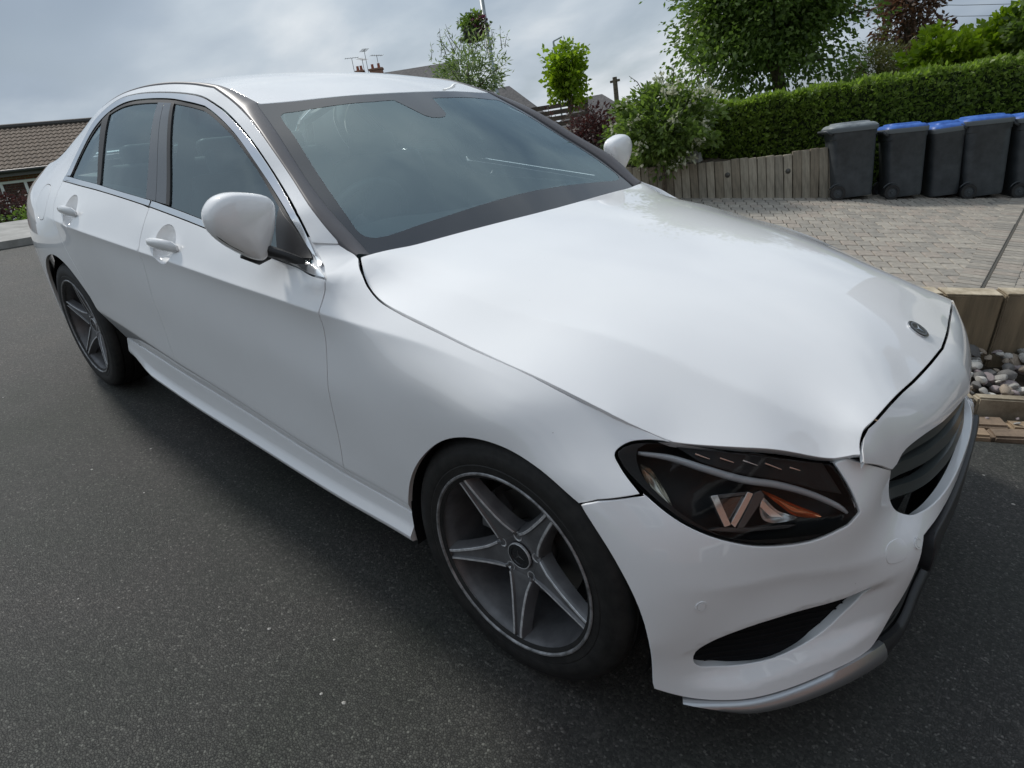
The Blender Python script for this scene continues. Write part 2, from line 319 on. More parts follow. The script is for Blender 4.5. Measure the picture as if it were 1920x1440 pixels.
def panel(name,sf,outline,parent,m,h=.025,hb=None,holes=(),gap=.0012,roll=.0012,depth=.014,extra=None,off=0.0,mirror=False):
    """a sheet cut from a surface along an outline, with rolled edges"""
    hb=hb or h*.6
    P=np.array(outline,float)
    if area2(P)<0:P=P[::-1]
    loops=[];Pi,_=offset_poly(resample(P,hb),gap+roll);loops.append((Pi,1))
    for H in holes:
        H=np.array(H,float)
        if area2(H)<0:H=H[::-1]
        Hi,_=offset_poly(resample(H,hb),-(gap+roll));loops.append((Hi,-1))
    lo=Pi.min(0);hi=Pi.max(0)
    ga,gb=np.meshgrid(np.arange(lo[0],hi[0]+h,h),np.arange(lo[1],hi[1]+h,h),indexing='ij')
    G=np.c_[ga.ravel(),gb.ravel()]
    if extra is not None:
        E=np.array(extra,float);cell=set(map(tuple,np.floor(E/(h*.8)).astype(int)));G=np.r_[E,np.array([q for q in G if tuple(np.floor(q/(h*.8)).astype(int)) not in cell])]
    k=in_poly(G,Pi)
    for Hi,_ in loops[1:]: k&=~in_poly(G,Hi)
    G=G[k];d=seg_dist(G,Pi)
    for Hi,_ in loops[1:]: d=np.minimum(d,seg_dist(G,Hi))
    G=G[d>hb*.4]
    pts=[];edges=[]
    for Lp,_ in loops:
        b=len(pts);pts+=[Vector(q) for q in Lp];n=len(Lp);edges+=[(b+i,b+(i+1)%n) for i in range(n)]
    pts+=[Vector(q) for q in G]
    vo,eo,fo,*_=delaunay_2d_cdt(pts,edges,[],0,1e-7)
    Q=np.array([tuple(v) for v in vo]);Fc=np.array([f for f in fo if len(f)==3])
    cen=Q[Fc].mean(1);k=in_poly(cen,Pi)
    for Hi,_ in loops[1:]: k&=~in_poly(cen,Hi)
    Fc=Fc[k]
    n=sf.nrm(Q);V=sf.xyz(Q)+n*off
    fn=np.cross(V[Fc[:,1]]-V[Fc[:,0]],V[Fc[:,2]]-V[Fc[:,0]]);flip=(fn*n[Fc[:,0]]).sum(1)<0;Fc[flip]=Fc[flip][:,::-1]
    Vs=[V];Ns=[n];Fs=[tuple(f) for f in Fc];base=len(V)
    if depth>0:
        for Lp,sg in loops:
            o2=offset_poly(Lp,0)[1]*sg
            pn=sf.nrm(Lp);p0=sf.xyz(Lp)+pn*off;t3=sf.xyz(Lp+o2*.001)-sf.xyz(Lp)
            t3-=pn*(t3*pn).sum(1)[:,None];t3/=np.maximum(np.linalg.norm(t3,axis=1),1e-12)[:,None]
            rings=[(p0,pn),(p0+t3*roll*.7-pn*roll*.3,(pn+t3)/1.4142),(p0+t3*roll-pn*roll,t3),(p0+t3*roll-pn*depth,t3)]
            m_=len(Lp)
            for q,nn in rings: Vs.append(q);Ns.append(nn)
            for r_ in range(3):
                for i in range(m_):
                    j=(i+1)%m_;a,b,c,d_=base+r_*m_+i,base+r_*m_+j,base+(r_+1)*m_+j,base+(r_+1)*m_+i
                    Fs.append((a,d_,c,b) if sg>0 else (a,b,c,d_))
            base+=4*m_
    V=np.concatenate(Vs);n=np.concatenate(Ns)
    if mirror: V=V*[1,-1,1];n=n*[1,-1,1];Fs=[f[::-1] for f in Fs]
    # winding of the rolled strips must agree with their normals
    Fs2=[]
    for f in Fs:
        a,b,c=V[f[0]],V[f[1]],V[f[2]];fn=np.cross(b-a,c-a)
        Fs2.append(f if fn@n[list(f)].mean(0)>=0 else f[::-1])
    return mesh(name,V,Fs2,m,parent,normals=n)
def both(*a,**k): return panel(*a,**k),panel(*a,mirror=True,**k)
# ---- materials of the car
PAINT=mat('white_paint',(.78,.79,.80),.55,0,.15,1.0,.02);bsdf(PAINT).inputs['Coat IOR'].default_value=1.6
_t=PAINT.node_tree;_b=bsdf(PAINT)
_tc=N(_t,'ShaderNodeTexCoord');_n=N(_t,'ShaderNodeTexNoise',inp={'Scale':3.0,'Detail':6.0});L(_t,_tc,'Object',_n,'Vector')
_r=N(_t,'ShaderNodeValToRGB');ramp(_r,[(.30,(.78,.785,.79,1)),(.70,(.82,.825,.83,1))]);L(_t,_n,0,_r,0)
_sp=N(_t,'ShaderNodeTexVoronoi',inp={'Scale':24.0});L(_t,_tc,'Object',_sp,'Vector');_sr=N(_t,'ShaderNodeMapRange',inp={'From Min':.025,'From Max':.04,'To Min':.45,'To Max':0.0});L(_t,_sp,'Distance',_sr,0)
_n4=N(_t,'ShaderNodeTexNoise',inp={'Scale':2.2,'Detail':2.0});L(_t,_tc,'Object',_n4,'Vector');_n5=N(_t,'ShaderNodeMapRange',inp={'From Min':.56,'From Max':.66});L(_t,_n4,0,_n5,0)
_mm=N(_t,'ShaderNodeMath',operation='MULTIPLY');L(_t,_sr,0,_mm,0);L(_t,_n5,0,_mm,1)
_mx=N(_t,'ShaderNodeMix',data_type='RGBA');_mx.inputs[7].default_value=(.25,.22,.18,1);L(_t,_mm,0,_mx,0);L(_t,_r,0,_mx,6);L(_t,_mx,2,_b,'Base Color')
_n2=N(_t,'ShaderNodeTexNoise',inp={'Scale':26.0,'Detail':3.0});L(_t,_tc,'Object',_n2,'Vector')
_r2=N(_t,'ShaderNodeMapRange',inp={'From Min':.35,'From Max':.75,'To Min':.005,'To Max':.02});L(_t,_n2,0,_r2,0);L(_t,_r2,0,_b,'Coat Roughness')
CHROME=mat('bright_trim',(.72,.73,.74),.13,1)
DULL=mat('dull_silver_trim',(.42,.43,.44),.32,.8)
SATIN=mat('satin_black_plastic',(.018,.018,.02),.45)
GLOSSB=mat('gloss_black_pillar',(.02,.02,.022),.12,0,.5,.6)
RUBBER=mat('rubber_seal',(.012,.012,.013),.55)
STRIP=mat('roof_strip_black',(.085,.078,.082),.42,0,.5)
DARK=mat('dark_cavity',(.006,.006,.007),.85,0,.2)
GLASS=glass_mat('windscreen_glass',(.82,.95,.94),2.5,gl=(.80,.97,1.0))
SGLASS=glass_mat('tinted_side_glass',(.62,.75,.75),2.3,gl=(.84,.97,1.0))
CLEAR=glass_mat('clear_lamp_lens',(.95,.96,.96),1.24)
BAND=mat('black_glass_border',(.022,.024,.028),.06,0,.8)
ALLOY=mat('anthracite_alloy',(.09,.09,.095),.38,.35,.5)
noisy(ALLOY,18,(.10,.10,.105),(.155,.155,.16),bump=0)
ALLOYB=mat('machined_alloy_edge',(.36,.365,.375),.34,.35)
noisy(ALLOYB,60,(.36,.36,.365),(.62,.625,.63),.3,.6)
RIMLIP=mat('worn_rim_lip',(.22,.22,.225),.4,.4);noisy(RIMLIP,35,(.10,.10,.10),(.34,.34,.345),.35,.62)
TYRE=mat('tyre_rubber',(.012,.012,.012),.62,0,.35)
noisy(TYRE,30,(.009,.009,.009),(.020,.019,.018),bump=.15,bscale=220,dist=.002)
DISC=mat('brake_disc_steel',(.16,.155,.15),.38,.9)
SILV=mat('silver_trim',(.55,.56,.57),.18,1)
FABRIC=mat('seat_leather',(.10,.105,.108),.5);DASH=mat('dashboard_plastic',(.20,.22,.22),.6);LINER=mat('grey_headlining',(.35,.36,.36),.9)
# ---- the car's root
car=empty('parked_car');car.matrix_world=M4
tag(car,'white saloon car with dark five spoke alloy wheels parked on the tarmac','car')
# ---- outlines on the side (x,z)
K1=join([(-0.6507,0.9471),(-0.6749,0.9570),(-0.6962,0.9679),(-0.7135,0.9801),(-0.7283,0.9934),(-0.7437,1.0070),(-0.7627,1.0223),(-0.7820,1.0382),(-0.8021,1.0543),(-0.8268,1.0699),(-0.8567,1.0846),(-0.8876,1.0991),(-0.9187,1.1138),(-0.9498,1.1289),(-0.9804,1.1443),(-1.0099,1.1603),(-1.0388,1.1773),(-1.0689,1.1946),(-1.1016,1.2120),(-1.1377,1.2289),(-1.1765,1.2453),(-1.2151,1.2604),(-1.2560,1.2759),(-1.2992,1.2908),(-1.3434,1.3046),(-1.3831,1.3166),(-1.4054,1.3229),(-1.4257,1.3282),(-1.4450,1.3330),(-1.4641,1.3377),(-1.4840,1.3428)],cr([(-1.4840,1.3428),(-1.571,1.362),(-1.67,1.374),(-1.971,1.386),(-2.20,1.383),(-2.385,1.362),(-2.52,1.318),(-2.62,1.245),(-2.672,1.16),(-2.690,1.06)]))
K2=join([(-0.7142,0.9676),(-0.7358,0.9817),(-0.7551,0.9965),(-0.7756,1.0113),(-0.7964,1.0262),(-0.8174,1.0412),(-0.8413,1.0561),(-0.8717,1.0702),(-0.9050,1.0841),(-0.9389,1.0983),(-0.9723,1.1126),(-1.0031,1.1265),(-1.0323,1.1406),(-1.0593,1.1551),(-1.0853,1.1698),(-1.1120,1.1845),(-1.1395,1.1990),(-1.1705,1.2134),(-1.2041,1.2277),(-1.2385,1.2418),(-1.2729,1.2553),(-1.3059,1.2674),(-1.3424,1.2794),(-1.3803,1.2909),(-1.4163,1.3015),(-1.4486,1.3108),(-1.4671,1.3159),(-1.4840,1.3203),(-1.5000,1.3243),(-1.5159,1.3281),(-1.5323,1.3323)],cr([(-1.5323,1.3323),(-1.636,1.345),(-1.808,1.359),(-2.063,1.362),(-2.221,1.353),(-2.391,1.318),(-2.48,1.275),(-2.565,1.205),(-2.612,1.13),(-2.625,1.066)]))
K3=join([(-0.6001,0.9641),(-0.6091,0.9665),(-0.6169,0.9690),(-0.6243,0.9718),(-0.6318,0.9749),(-0.6398,0.9788),(-0.6511,0.9853),(-0.6628,0.9931),(-0.6747,1.0017),(-0.6870,1.0109),(-0.6998,1.0201),(-0.7152,1.0309),(-0.7318,1.0421),(-0.7491,1.0539),(-0.7670,1.0659),(-0.7869,1.0779),(-0.8106,1.0904),(-0.8363,1.1033),(-0.8622,1.1167),(-0.8884,1.1304),(-0.9148,1.1441),(-0.9409,1.1579),(-0.9664,1.1720),(-0.9913,1.1863),(-1.0168,1.2008),(-1.0440,1.2155),(-1.0739,1.2310),(-1.1067,1.2470),(-1.1417,1.2630),(-1.1780,1.2786),(-1.2147,1.2931),(-1.2452,1.3042),(-1.2762,1.3146),(-1.3076,1.3246),(-1.3385,1.3344),(-1.3703,1.3441),(-1.4029,1.3536),(-1.4365,1.3628),(-1.4712,1.3719),(-1.5071,1.3811),(-1.5448,1.3906)],cr([(-1.5448,1.3906),(-1.724,1.406),(-1.95,1.413),(-2.25,1.402),(-2.5,1.365),(-2.70,1.305),(-2.90,1.225)]))
DF=cr([(-.612,.926),(-.610,.902),(-.612,.872),(-.613,.843),(-.611,.818),(-.610,.779),(-.612,.705),(-.616,.64),(-.617,.54),(-.618,.44),(-.622,.37),(-.626,.325)],3)
DB=cr([(-1.702,1.012),(-1.699,.96),(-1.700,.909),(-1.692,.872),(-1.688,.744),(-1.690,.70),(-1.675,.50),(-1.685,.42),(-1.70,.365)],3)
DR=cr([(-2.690,1.043),(-2.665,.95),(-2.62,.86),(-2.56,.76),(-2.515,.70),(-2.478,.645)],5)
BELT_T=cr([(-.622,.934),(-.665,.948),(-1.0,.980),(-1.3,1.006),(-1.572,1.027),(-1.752,1.038),(-2.245,1.058),(-2.66,1.064)],6)
BELT_L=cr([(-.612,.926),(-.846,.945),(-1.243,.981),(-1.699,1.014),(-2.083,1.033),(-2.69,1.043)],6)
ARF=cr([(.2043,.6045),(.108,.650),(.014,.673),(-.076,.664),(-.168,.622),(-.256,.540),(-.314,.451),(-.345,.36),(-.352,.312)],6)
ARR=cr([(-2.478,.645-.085),(-2.52,.60),(-2.575,.645),(-2.64,.685),(-2.75,.714),(-2.87,.703),(-2.99,.655),(-3.09,.58),(-3.16,.48),(-3.19,.38),(-3.19,.28)],6)
ARRD=cr([(-2.432,.345),(-2.425,.40),(-2.437,.47),(-2.470,.545),(-2.478,.56)],4)
SHUT=cr([(-.597,.9627),(-.5363,.9343),(-.5037,.9151),(-.4521,.8921),(-.39,.877),(-.1721,.8435),(.0366,.8114),(.2093,.7558),(.3235,.7167)],5)
HLS=cr([(.3235,.7167),(.2775,.7181),(.2496,.7121),(.2382,.6982),(.2572,.677),(.3095,.6379)],5)
SEAM=np.array([(.3095,.6379),(.2387,.6206),(.2043,.6045)])
ZT=lambda x:interp(x,[-2.44,-1.7,-.62,-.35],[.352,.350,.318,.312])   # top edge of the side skirt
xs=np.arange(-2.44,-.34,.05)
def crease_pts(x0,x1):
    out=[]
    for x in np.arange(x0,x1,.018):
        for d in (-.032,-.020,-.012,-.0065,-.0025,.0025,.0065,.012,.020,.032): out.append((x,float(zcrease(x))+d))
        for d in (-.02,-.010,-.004,.004,.010,.02): out.append((x,float(zlow(x))+d))
    return out
def handle_hole(cx,cz,r=.066): return np.array([(cx+r*1.1*math.cos(t),cz+r*.92*math.sin(t)) for t in np.linspace(0,2*math.pi,28,endpoint=False)])
HF=(-1.515,.912);HR=(-2.44,.943)
wing=join(SHUT,HLS,SEAM,ARF,[(-.45,.312),(-.626,.318)],DF[::-1],[(-.625,.933)],[q for q in K1 if q[0]>-.715],[(-.702,.9905),(-.665,.991),(-.64,.979),(-.603,.9645)])
wings=both('front_wing',SD,wing,car,PAINT,extra=crease_pts(-.63,.15))
for k_ in (0,1): panel('wing_flange',SD,[(-.605,.915),(-.605,.958),(-.66,.992),(-.70,1.012),(-.76,1.012),(-.76,.985),(-.66,.930)],wings[k_],PAINT,gap=0,roll=.001,depth=.003,off=-.007,mirror=bool(k_),h=.03)
dlow=lambda a,b:np.array([(x,float(ZT(x))+.006) for x in np.linspace(a,b,20)])
fdoor=join(DF,dlow(-.626,-1.70),DB[::-1],[q for q in BELT_L[::-1] if -1.70<q[0]<-.615])
rdoor=join(DB,dlow(-1.70,-2.432),ARRD,DR[::-1],[q for q in BELT_L[::-1] if -2.688<q[0]<-1.705])
fdoors=both('front_door',SD,fdoor,car,PAINT,holes=[handle_hole(*HF)],extra=crease_pts(-1.70,-.61))
rdoors=both('rear_door',SD,rdoor,car,PAINT,holes=[handle_hole(*HR)],extra=crease_pts(-2.69,-1.70))
rail_top=K3[[i for i in range(len(K3)) if K3[i][0]<-.665]]
frame=join([(-.731,.995),(-.665,.991)],rail_top,cr([(-2.90,1.225),(-3.02,1.155),(-3.15,1.115),(-3.3,1.085),(-3.5,1.05),(-3.70,1.0)],4),[(-3.735,.92),(-3.745,.80),(-3.74,.66),(-3.735,.45),(-3.72,.30)],[(-3.5,.28),(-3.19,.28)],ARR[::-1],DR[::-1],[q for q in K1[::-1] if q[0]<=-.735])
flap=np.array([(-2.86+.085*math.copysign(abs(math.cos(t))**.8,math.cos(t)),.945+.075*math.copysign(abs(math.sin(t))**.8,math.sin(t))) for t in np.linspace(0,2*math.pi,32,endpoint=False)])
frames=(panel('side_panel',SD,frame,car,PAINT,extra=crease_pts(-2.75,-2.45),h=.028,holes=[flap]),panel('side_panel',SD,frame,car,PAINT,extra=crease_pts(-2.75,-2.45),h=.028,mirror=True))
# side skirts
def skirt(mirror):
    xs=np.r_[np.linspace(-.350,-2.28,40),np.linspace(-2.30,-2.415,8)];V=[];Fc=[]
    for x in xs:
        zt=float(ZT(x));led=1-float(sstep(-x,2.10,2.42))
        rz=.045*(1-led);wt=float(side(x,zt))+.002;pr=[(.80,zt+.002),(wt-.006,zt+.001),(wt,zt-.003),(wt+.003,zt-.022),(wt+.004,.280+rz*.8),(wt+.006,.272+rz*.85),(wt+.008+.014*led,.248+rz),(wt+.008+.014*led,.241+rz),(wt+.004+.012*led,.229+rz),(wt-.015,.218+rz),(.76,.208+rz)]
        for w,z in pr: V.append((x,-w,z))
    m=11
    for i in range(len(xs)-1):
        for j in range(m-1): Fc.append((i*m+j,i*m+j+1,(i+1)*m+j+1,(i+1)*m+j))
    Fc.append(tuple(range(m)));Fc.append(tuple(range(len(V)-1,len(V)-m-1,-1)))
    V=np.array(V)
    if mirror:V=V*[1,-1,1]
    else: Fc=[f[::-1] for f in Fc]
    o=mesh('side_skirt',V,Fc,PAINT,car,sharp=28);return o
skirt(False);skirt(True)
# ---- windows of the doors
def cut(C,x0,x1): return np.array([q for q in C if x1<=q[0]<=x0])
def zon(C,x): 
    C=np.array(C);i=np.argsort(C[:,0]);return float(np.interp(x,C[i,0],C[i,1]))
k2f=cut(K2,-.72,-1.775);k2r=cut(K2,-1.92,-2.385);k2q=cut(K2,-2.45,-2.70)
fglass=join([(-.70,.956)],k2f,[(-1.772,1.357),(-1.560,zon(BELT_T,-1.56))],cut(BELT_T,-.70,-1.555)[::-1])
rglass=join([(-1.758,zon(BELT_T,-1.758)),(-1.918,1.362)],k2r,[(-2.379,1.321),(-2.21,zon(BELT_T,-2.21))],cut(BELT_T,-1.76,-2.20)[::-1])
qglass=join([(-2.25,zon(BELT_T,-2.25)),(-2.443,1.292)],k2q,[(-2.622,1.066)],cut(BELT_T,-2.26,-2.62)[::-1])
pillarF=[(-1.588,1.030),(-1.793,1.350),(-1.857,1.352),(-1.674,1.034)]
pillarR=[(-1.674,1.034),(-1.857,1.352),(-1.916,1.353),(-1.757,1.038)]
sail=join(cr([(-.705,.962),(-.80,1.028),(-.90,1.076)],5),[(-.865,1.0),(-.848,.956)])
trim=join(K1,[(-2.622,1.066)],K2[::-1])
beltF=join([q for q in BELT_T if q[0]>-1.68],[(-1.698,zon(BELT_T,-1.698))],[(-1.698,zon(BELT_L,-1.698))],[q for q in BELT_L[::-1] if q[0]>-1.68])
beltR=join([(-1.706,zon(BELT_T,-1.706))],[q for q in BELT_T if q[0]<-1.72],[(-2.69,1.064)],[q for q in BELT_L[::-1] if q[0]<-1.72],[(-1.706,zon(BELT_L,-1.706))])
ruF=[(-1.560,1.028),(-1.768,1.348),(-1.793,1.350),(-1.588,1.030)]
ruR=[(-2.21,1.057),(-2.381,1.322),(-2.443,1.294),(-2.25,1.058)]
for k,mir in enumerate((False,True)):
    fd,rd,fr=fdoors[k],rdoors[k],frames[k]
    panel('window_glass',SD,fglass,fd,SGLASS,gap=0,roll=.001,depth=.003,off=-.006,mirror=mir,h=.04)
    panel('window_glass',SD,rglass,rd,SGLASS,gap=0,roll=.001,depth=.003,off=-.006,mirror=mir,h=.04)
    panel('quarter_glass',SD,qglass,rd,SGLASS,gap=0,roll=.001,depth=.003,off=-.006,mirror=mir,h=.04)
    panel('door_pillar',SD,pillarF,fd,GLOSSB,gap=.0005,off=-.002,mirror=mir,h=.03)
    panel('door_pillar',SD,pillarR,rd,GLOSSB,gap=.0005,off=-.002,mirror=mir,h=.03)
    panel('window_seal',SD,ruF,fd,RUBBER,gap=0,off=-.001,mirror=mir,h=.03)
    panel('window_seal',SD,ruR,rd,RUBBER,gap=0,off=-.001,mirror=mir,h=.03)
    panel('mirror_sail',SD,sail,fd,SATIN,gap=0,off=-.001,mirror=mir,h=.03)
    tr=panel('window_trim',SD,trim,fr,CHROME,gap=.0025,off=.001,mirror=mir,h=.03,hb=.02)
    # dark rubber inside the bright surround
    rub=join(K2,offset_poly(K2[::-1] if False else K2,0)[0][::-1]+np.array([0,-.012]))
    panel('window_seal',SD,join(K2,K2[::-1]+np.array([.004,-.011])),fr,RUBBER,gap=0,roll=.0005,depth=.006,off=-.003,mirror=mir,h=.03,hb=.02)
    panel('belt_trim',SD,beltF,fd,CHROME,gap=.0015,off=.002,mirror=mir,h=.03,hb=.02)
    panel('belt_trim',SD,beltR,rd,CHROME,gap=.0015,off=.002,mirror=mir,h=.03,hb=.02)
    # handles: a bowl in the skin and a bar across it
    for d,(cx,cz) in ((fd,HF),(rd,HR)):
        ring=handle_hole(cx,cz);V=[];Fc=[];n=len(ring);c=np.array([cx,cz])
        for s,dp in ((1.01,.001),(.95,.010),(.8,.024),(.55,.034),(.25,.038)):
            q=c+(ring-c)*s;n3=SD.nrm(q);V+=list(SD.xyz(q)-n3*dp)
        for r in range(4):
            for i in range(n): Fc.append((r*n+i,r*n+(i+1)%n,(r+1)*n+(i+1)%n,(r+1)*n+i))
        Fc.append(tuple(range(4*n,5*n)));V=np.array(V)
        if mir:V=V*[1,-1,1];Fc=[f[::-1] for f in Fc]
        mesh('handle_recess',V,Fc,PAINT,d,smooth=True)
        # bar: thicker towards the rear end, tapered
        V=[];Fc=[];st=np.linspace(0,1,13)
        for s in st:
            x=cx+.108-.216*s;hh=.021*(.55+.45*math.sin(math.pi*min(1,s*.75+.22)));zc=cz-.004-.006*(s-.5)
            th=.008+.022*math.sin(math.pi*s)**.6
            if s in (0,1):hh*=.5
            b=SD.xyz(np.array([[x,zc]]))[0];nn=SD.nrm(np.array([[x,zc]]))[0]
            for u,v in ((-1,.1),(-.9,.55),(-.45,.95),(.1,1),(.6,.85),(.95,.45),(1,.1),(.8,-.5),(0,-.7),(-.8,-.5)):
                V.append(b+np.array([0,0,1])*hh*u+nn*(.004+th*(.35+.65*max(v,0)) if v>0 else th*.25))
        m=10
        for i in range(len(st)-1):
            for j in range(m): Fc.append((i*m+j,i*m+(j+1)%m,(i+1)*m+(j+1)%m,(i+1)*m+j))
        Fc.append(tuple(range(m))[::-1]);Fc.append(tuple(range((len(st)-1)*m,len(st)*m)));V=np.array(V)
        if mir:V=V*[1,-1,1];Fc=[f[::-1] for f in Fc]
        hd=mesh('door_handle',V,Fc,PAINT,d,sharp=50)
# fuel flap on the near side
panel('fuel_flap',SD,flap,frames[0],PAINT,gap=.001,roll=.001,depth=.01)
# ---- bonnet
bs=np.array([(-.606,.7486),(-.5594,.7781),(-.5291,.7913),(-.4671,.8098),(-.3942,.8209),(-.1741,.8251),(.0362,.8206),(.2133,.7904),(.3211,.741)])
bfr=np.array([(.3211,.741),(.4364,.6569),(.5181,.5886),(.600,.536),(.6139,.530)]);bf2=cr([(.6139,.530),(.605,.5145),(.6035,.495),(.6123,.4611),(.6322,.28),(.648,.12),(.655,0)],4)
brear=cr([(-.606,.7486),(-.592,.721),(-.575,.60),(-.548,.394),(-.515,.15),(-.507,0)],4)
hn=join(cr(bs,4),cr(bfr,4),bf2);half=join(hn[::-1],brear)
half=np.array(half);o1=half*[1,-1];o2=half[::-1]
bon_out=join(o1,o2)
ex=[];
for x in np.arange(-.6,.62,.03):
    for d in (-.03,-.018,-.009,-.003,.003,.009,.018,.03):
        for s in (-1,1): ex.append((x,s*(float(ycrease(x))+d)))
bon=panel('bonnet',BO,bon_out,car,PAINT,h=.03,extra=ex,gap=.0012,roll=.0014,depth=.02)
# badge on the bonnet
bd=empty('bonnet_badge',parent=bon);c=BO.xyz(np.array([[.596,0.]]))[0];nb=BO.nrm(np.array([[.596,0.]]))[0]
tx=np.cross([0,1,0],nb);tx/=np.linalg.norm(tx);ty=np.cross(nb,tx)
def disc(mb,r,h0,h1,n=36):
    for (ra,ha),(rb,hb_) in (((r,h0),(r,h1)),((r,h1),(0,h1))):
        V=[];Fc=[]
        for k in range(n):
            t=2*math.pi*k/n
            for rr,hh in ((ra,ha),(rb,hb_)): V.append(c+tx*rr*math.cos(t)+ty*rr*math.sin(t)+nb*hh)
        for k in range(n): Fc.append((2*k,2*((k+1)%n),2*((k+1)%n)+1,2*k+1))
        mb.add(V,Fc)
    return mb
disc(MB(),.0285,-.003,.003).build('badge_ring',SILV,bd);disc(MB(),.026,0,.0042).build('badge_disc',mat('badge_dark',(.012,.016,.024),.15,0,.5,1),bd)
def star(c,tx,ty,nb,R,h,name,m,par):
    V=[c+nb*(h+.0012)];Fc=[]
    for k in range(6):
        t=math.pi/2+k*math.pi/3;r=R if k%2==0 else R*.16
        V.append(c+tx*r*math.sin(t)*1.0+ty*r*math.cos(t)+nb*h)
    for k in range(6): Fc.append((0,1+k,1+(k+1)%6))
    return mesh(name,V,Fc,m,par,smooth=False)
star(c,tx,ty,nb,.0165,.0045,'badge_star',SILV,bd)
mbw=MB()
for k in range(36):   # laurel ring
    t=2*math.pi*k/36;q=c+(tx*math.cos(t)+ty*math.sin(t))*.0205+nb*.0045;mbw.box(q,(.0022,.0012,.0012))
mbw.build('badge_wreath',SILV,bd)
# ---- front bumper
HL=[(.9577,.7129),(1.0176,.7187),(1.057,.715),(1.0782,.7014),(1.0656,.6782),(1.0265,.6451),(.9796,.6133),(.9239,.5817),(.8505,.55),(.7726,.5283),(.6838,.5271),(.6079,.5526),(.5814,.5751),(.5989,.6258),(.6205,.6664)]
hl_low=cr(HL[5:12],5);hl_in=cr(HL[12:],4)
hl_loop=join(cr(HL[0:6],5),hl_low,cr(HL[11:13],4),hl_in,cr([HL[14],(.78,.6955),HL[0]],5))
gside=cr([(.33,.4895),(.385,.494),(.416,.508),(.436,.535),(.453,.575),(.4657,.6219)],5)
fz=join([(.4657,.6219),(.52,.648),(.5854,.6745),(.605,.6715),(.6205,.6664)],hl_in[::-1][1:],hl_low[::-1],[(1.022,.6354),(1.1089,.6213),(1.1456,.6088)],
   cr([(1.1456,.6088),(1.0716,.5095),(1.0224,.4161),(.9958,.3133),(.9845,.2029)],5),cr([(.9843,.1999),(.9028,.1893),(.7681,.1923),(.6379,.2038),(.5166,.2215),(.4921,.2412),(.455,.295),(.4273,.3423),(.4080,.40),(.3900,.440)],4),cr([(.375,.452),(.25,.453),(0,.452)],4))
gin=fa(join(cr([(0,.486),(.2,.487),(.33,.4895)],4),gside))
fz=fa(fz);fas_out=join(fz,(fz*[-1,1])[::-1],(gin*[-1,1])[::-1],gin)
gh=join([(0,.648)],cr([(.1,.652),(.25,.662),(.37,.664),(.4336,.6539),(.4657,.6219),(.4520,.5697),(.4260,.516),(.395,.494),(.2,.488),(0,.486)],5))
gh=fa(gh);grille_hole=join(gh,(gh*[-1,1])[::-1])
fog=fa(cr([(.9045,.2897),(.8752,.3228),(.8054,.3452),(.6872,.3519),(.590,.3690),(.532,.3835),(.545,.352),(.578,.3170),(.630,.2816),(.7121,.2612),(.8035,.2525),(.8565,.2530),(.897,.266)],4,True))
FOGR=fog*[-1,1]
# the skin dishes in around the air intakes and under the lamps
_fas0=fascia_xyz
def dish(th,z):
    th=np.asarray(th,float);a=np.abs(th)
    c=interp(a,[.50,.60,.72,.86,.93],[.325,.300,.285,.268,.275]);up=interp(a,[.50,.60,.72,.86,.93],[.40,.372,.360,.338,.305])
    d=z-c;hh=np.maximum(up-c,.02)
    band=(1-sstep(a,.84,.945))*sstep(a,.44,.58)
    prof=sstep(-d,-hh*1.05,-hh*.55)*(1-sstep(-d,.020,.058))
    return band*prof
def fascia_xyz2(th,z):
    P=_fas0(th,z);r=np.maximum(np.hypot(P[...,0]-AX,P[...,1]),1e-6);k=-.020*dish(th,z)
    # crisp ledge that runs under the lamp and across the wing corner
    zl=interp(np.abs(th),[.35,.6,.8,1.0],[.470,.452,.455,.47]);e=z-zl
    k=k+.006*np.exp(-np.sqrt(e*e+.006**2)/.03)*sstep(np.abs(th),.40,.55)*(1-sstep(np.abs(th),.80,1.02))
    P=P.copy();P[...,0]+=k*(P[...,0]-AX)/r;P[...,1]+=k*P[...,1]/r;return P
FB=Surf(fascia_xyz2,FA.ref,.9)
exf=[]
for a in np.arange(.40,.90,.022):
    for z in np.arange(.21,.50,.011): exf+= [(a,z),(-a,z)]
bumper=panel('front_bumper',FB,fas_out,car,PAINT,h=.024,holes=[fog,FOGR],extra=exf,gap=.0015,roll=.003,depth=.022)
# nose: painted panel between the bonnet edge and the grille
ny_=np.linspace(0,.5365,34)
etop=BO.xyz(np.array(bf2)*[1,-1]);o_=np.argsort(-etop[:,1])
def nose_curve(kind):
    y=ny_
    if kind=='E':
        yy=-etop[:,1];k=np.argsort(yy);return np.c_[interp(y,yy[k],etop[k,0])+.0045,-y,interp(y,yy[k],etop[k,2])-.001]
    if kind=='C': return np.c_[interp(y,[0,.2,.33,.43,.50,.5365],[.722,.698,.674,.650,.628,.617]),-y,interp(y,[0,.2,.33,.43,.50,.5365],[.716,.714,.710,.700,.690,.6795])]
    return np.c_[interp(y,[0,.2,.33,.40,.434,.47,.50,.5365],[.734,.712,.686,.668,.662,.648,.634,.618]),-y,interp(y,[0,.2,.33,.40,.434,.47,.50,.5365],[.648,.655,.662,.653,.626,.646,.661,.6765])]
Ec,Cc,Gc=nose_curve('E'),nose_curve('C'),nose_curve('G')
rows=[Ec+[-.003,0,-.016],Ec+[-.0005,0,-.002]]
for t_ in np.linspace(0,1,15)[:]: rows.append((1-t_)**2*Ec+2*t_*(1-t_)*Cc+t_**2*Gc)
rows+= [Gc+[-.004,0,-.003],Gc+[-.030,0,-.001]]
V=[];Fc=[];w_=2*len(ny_)-1
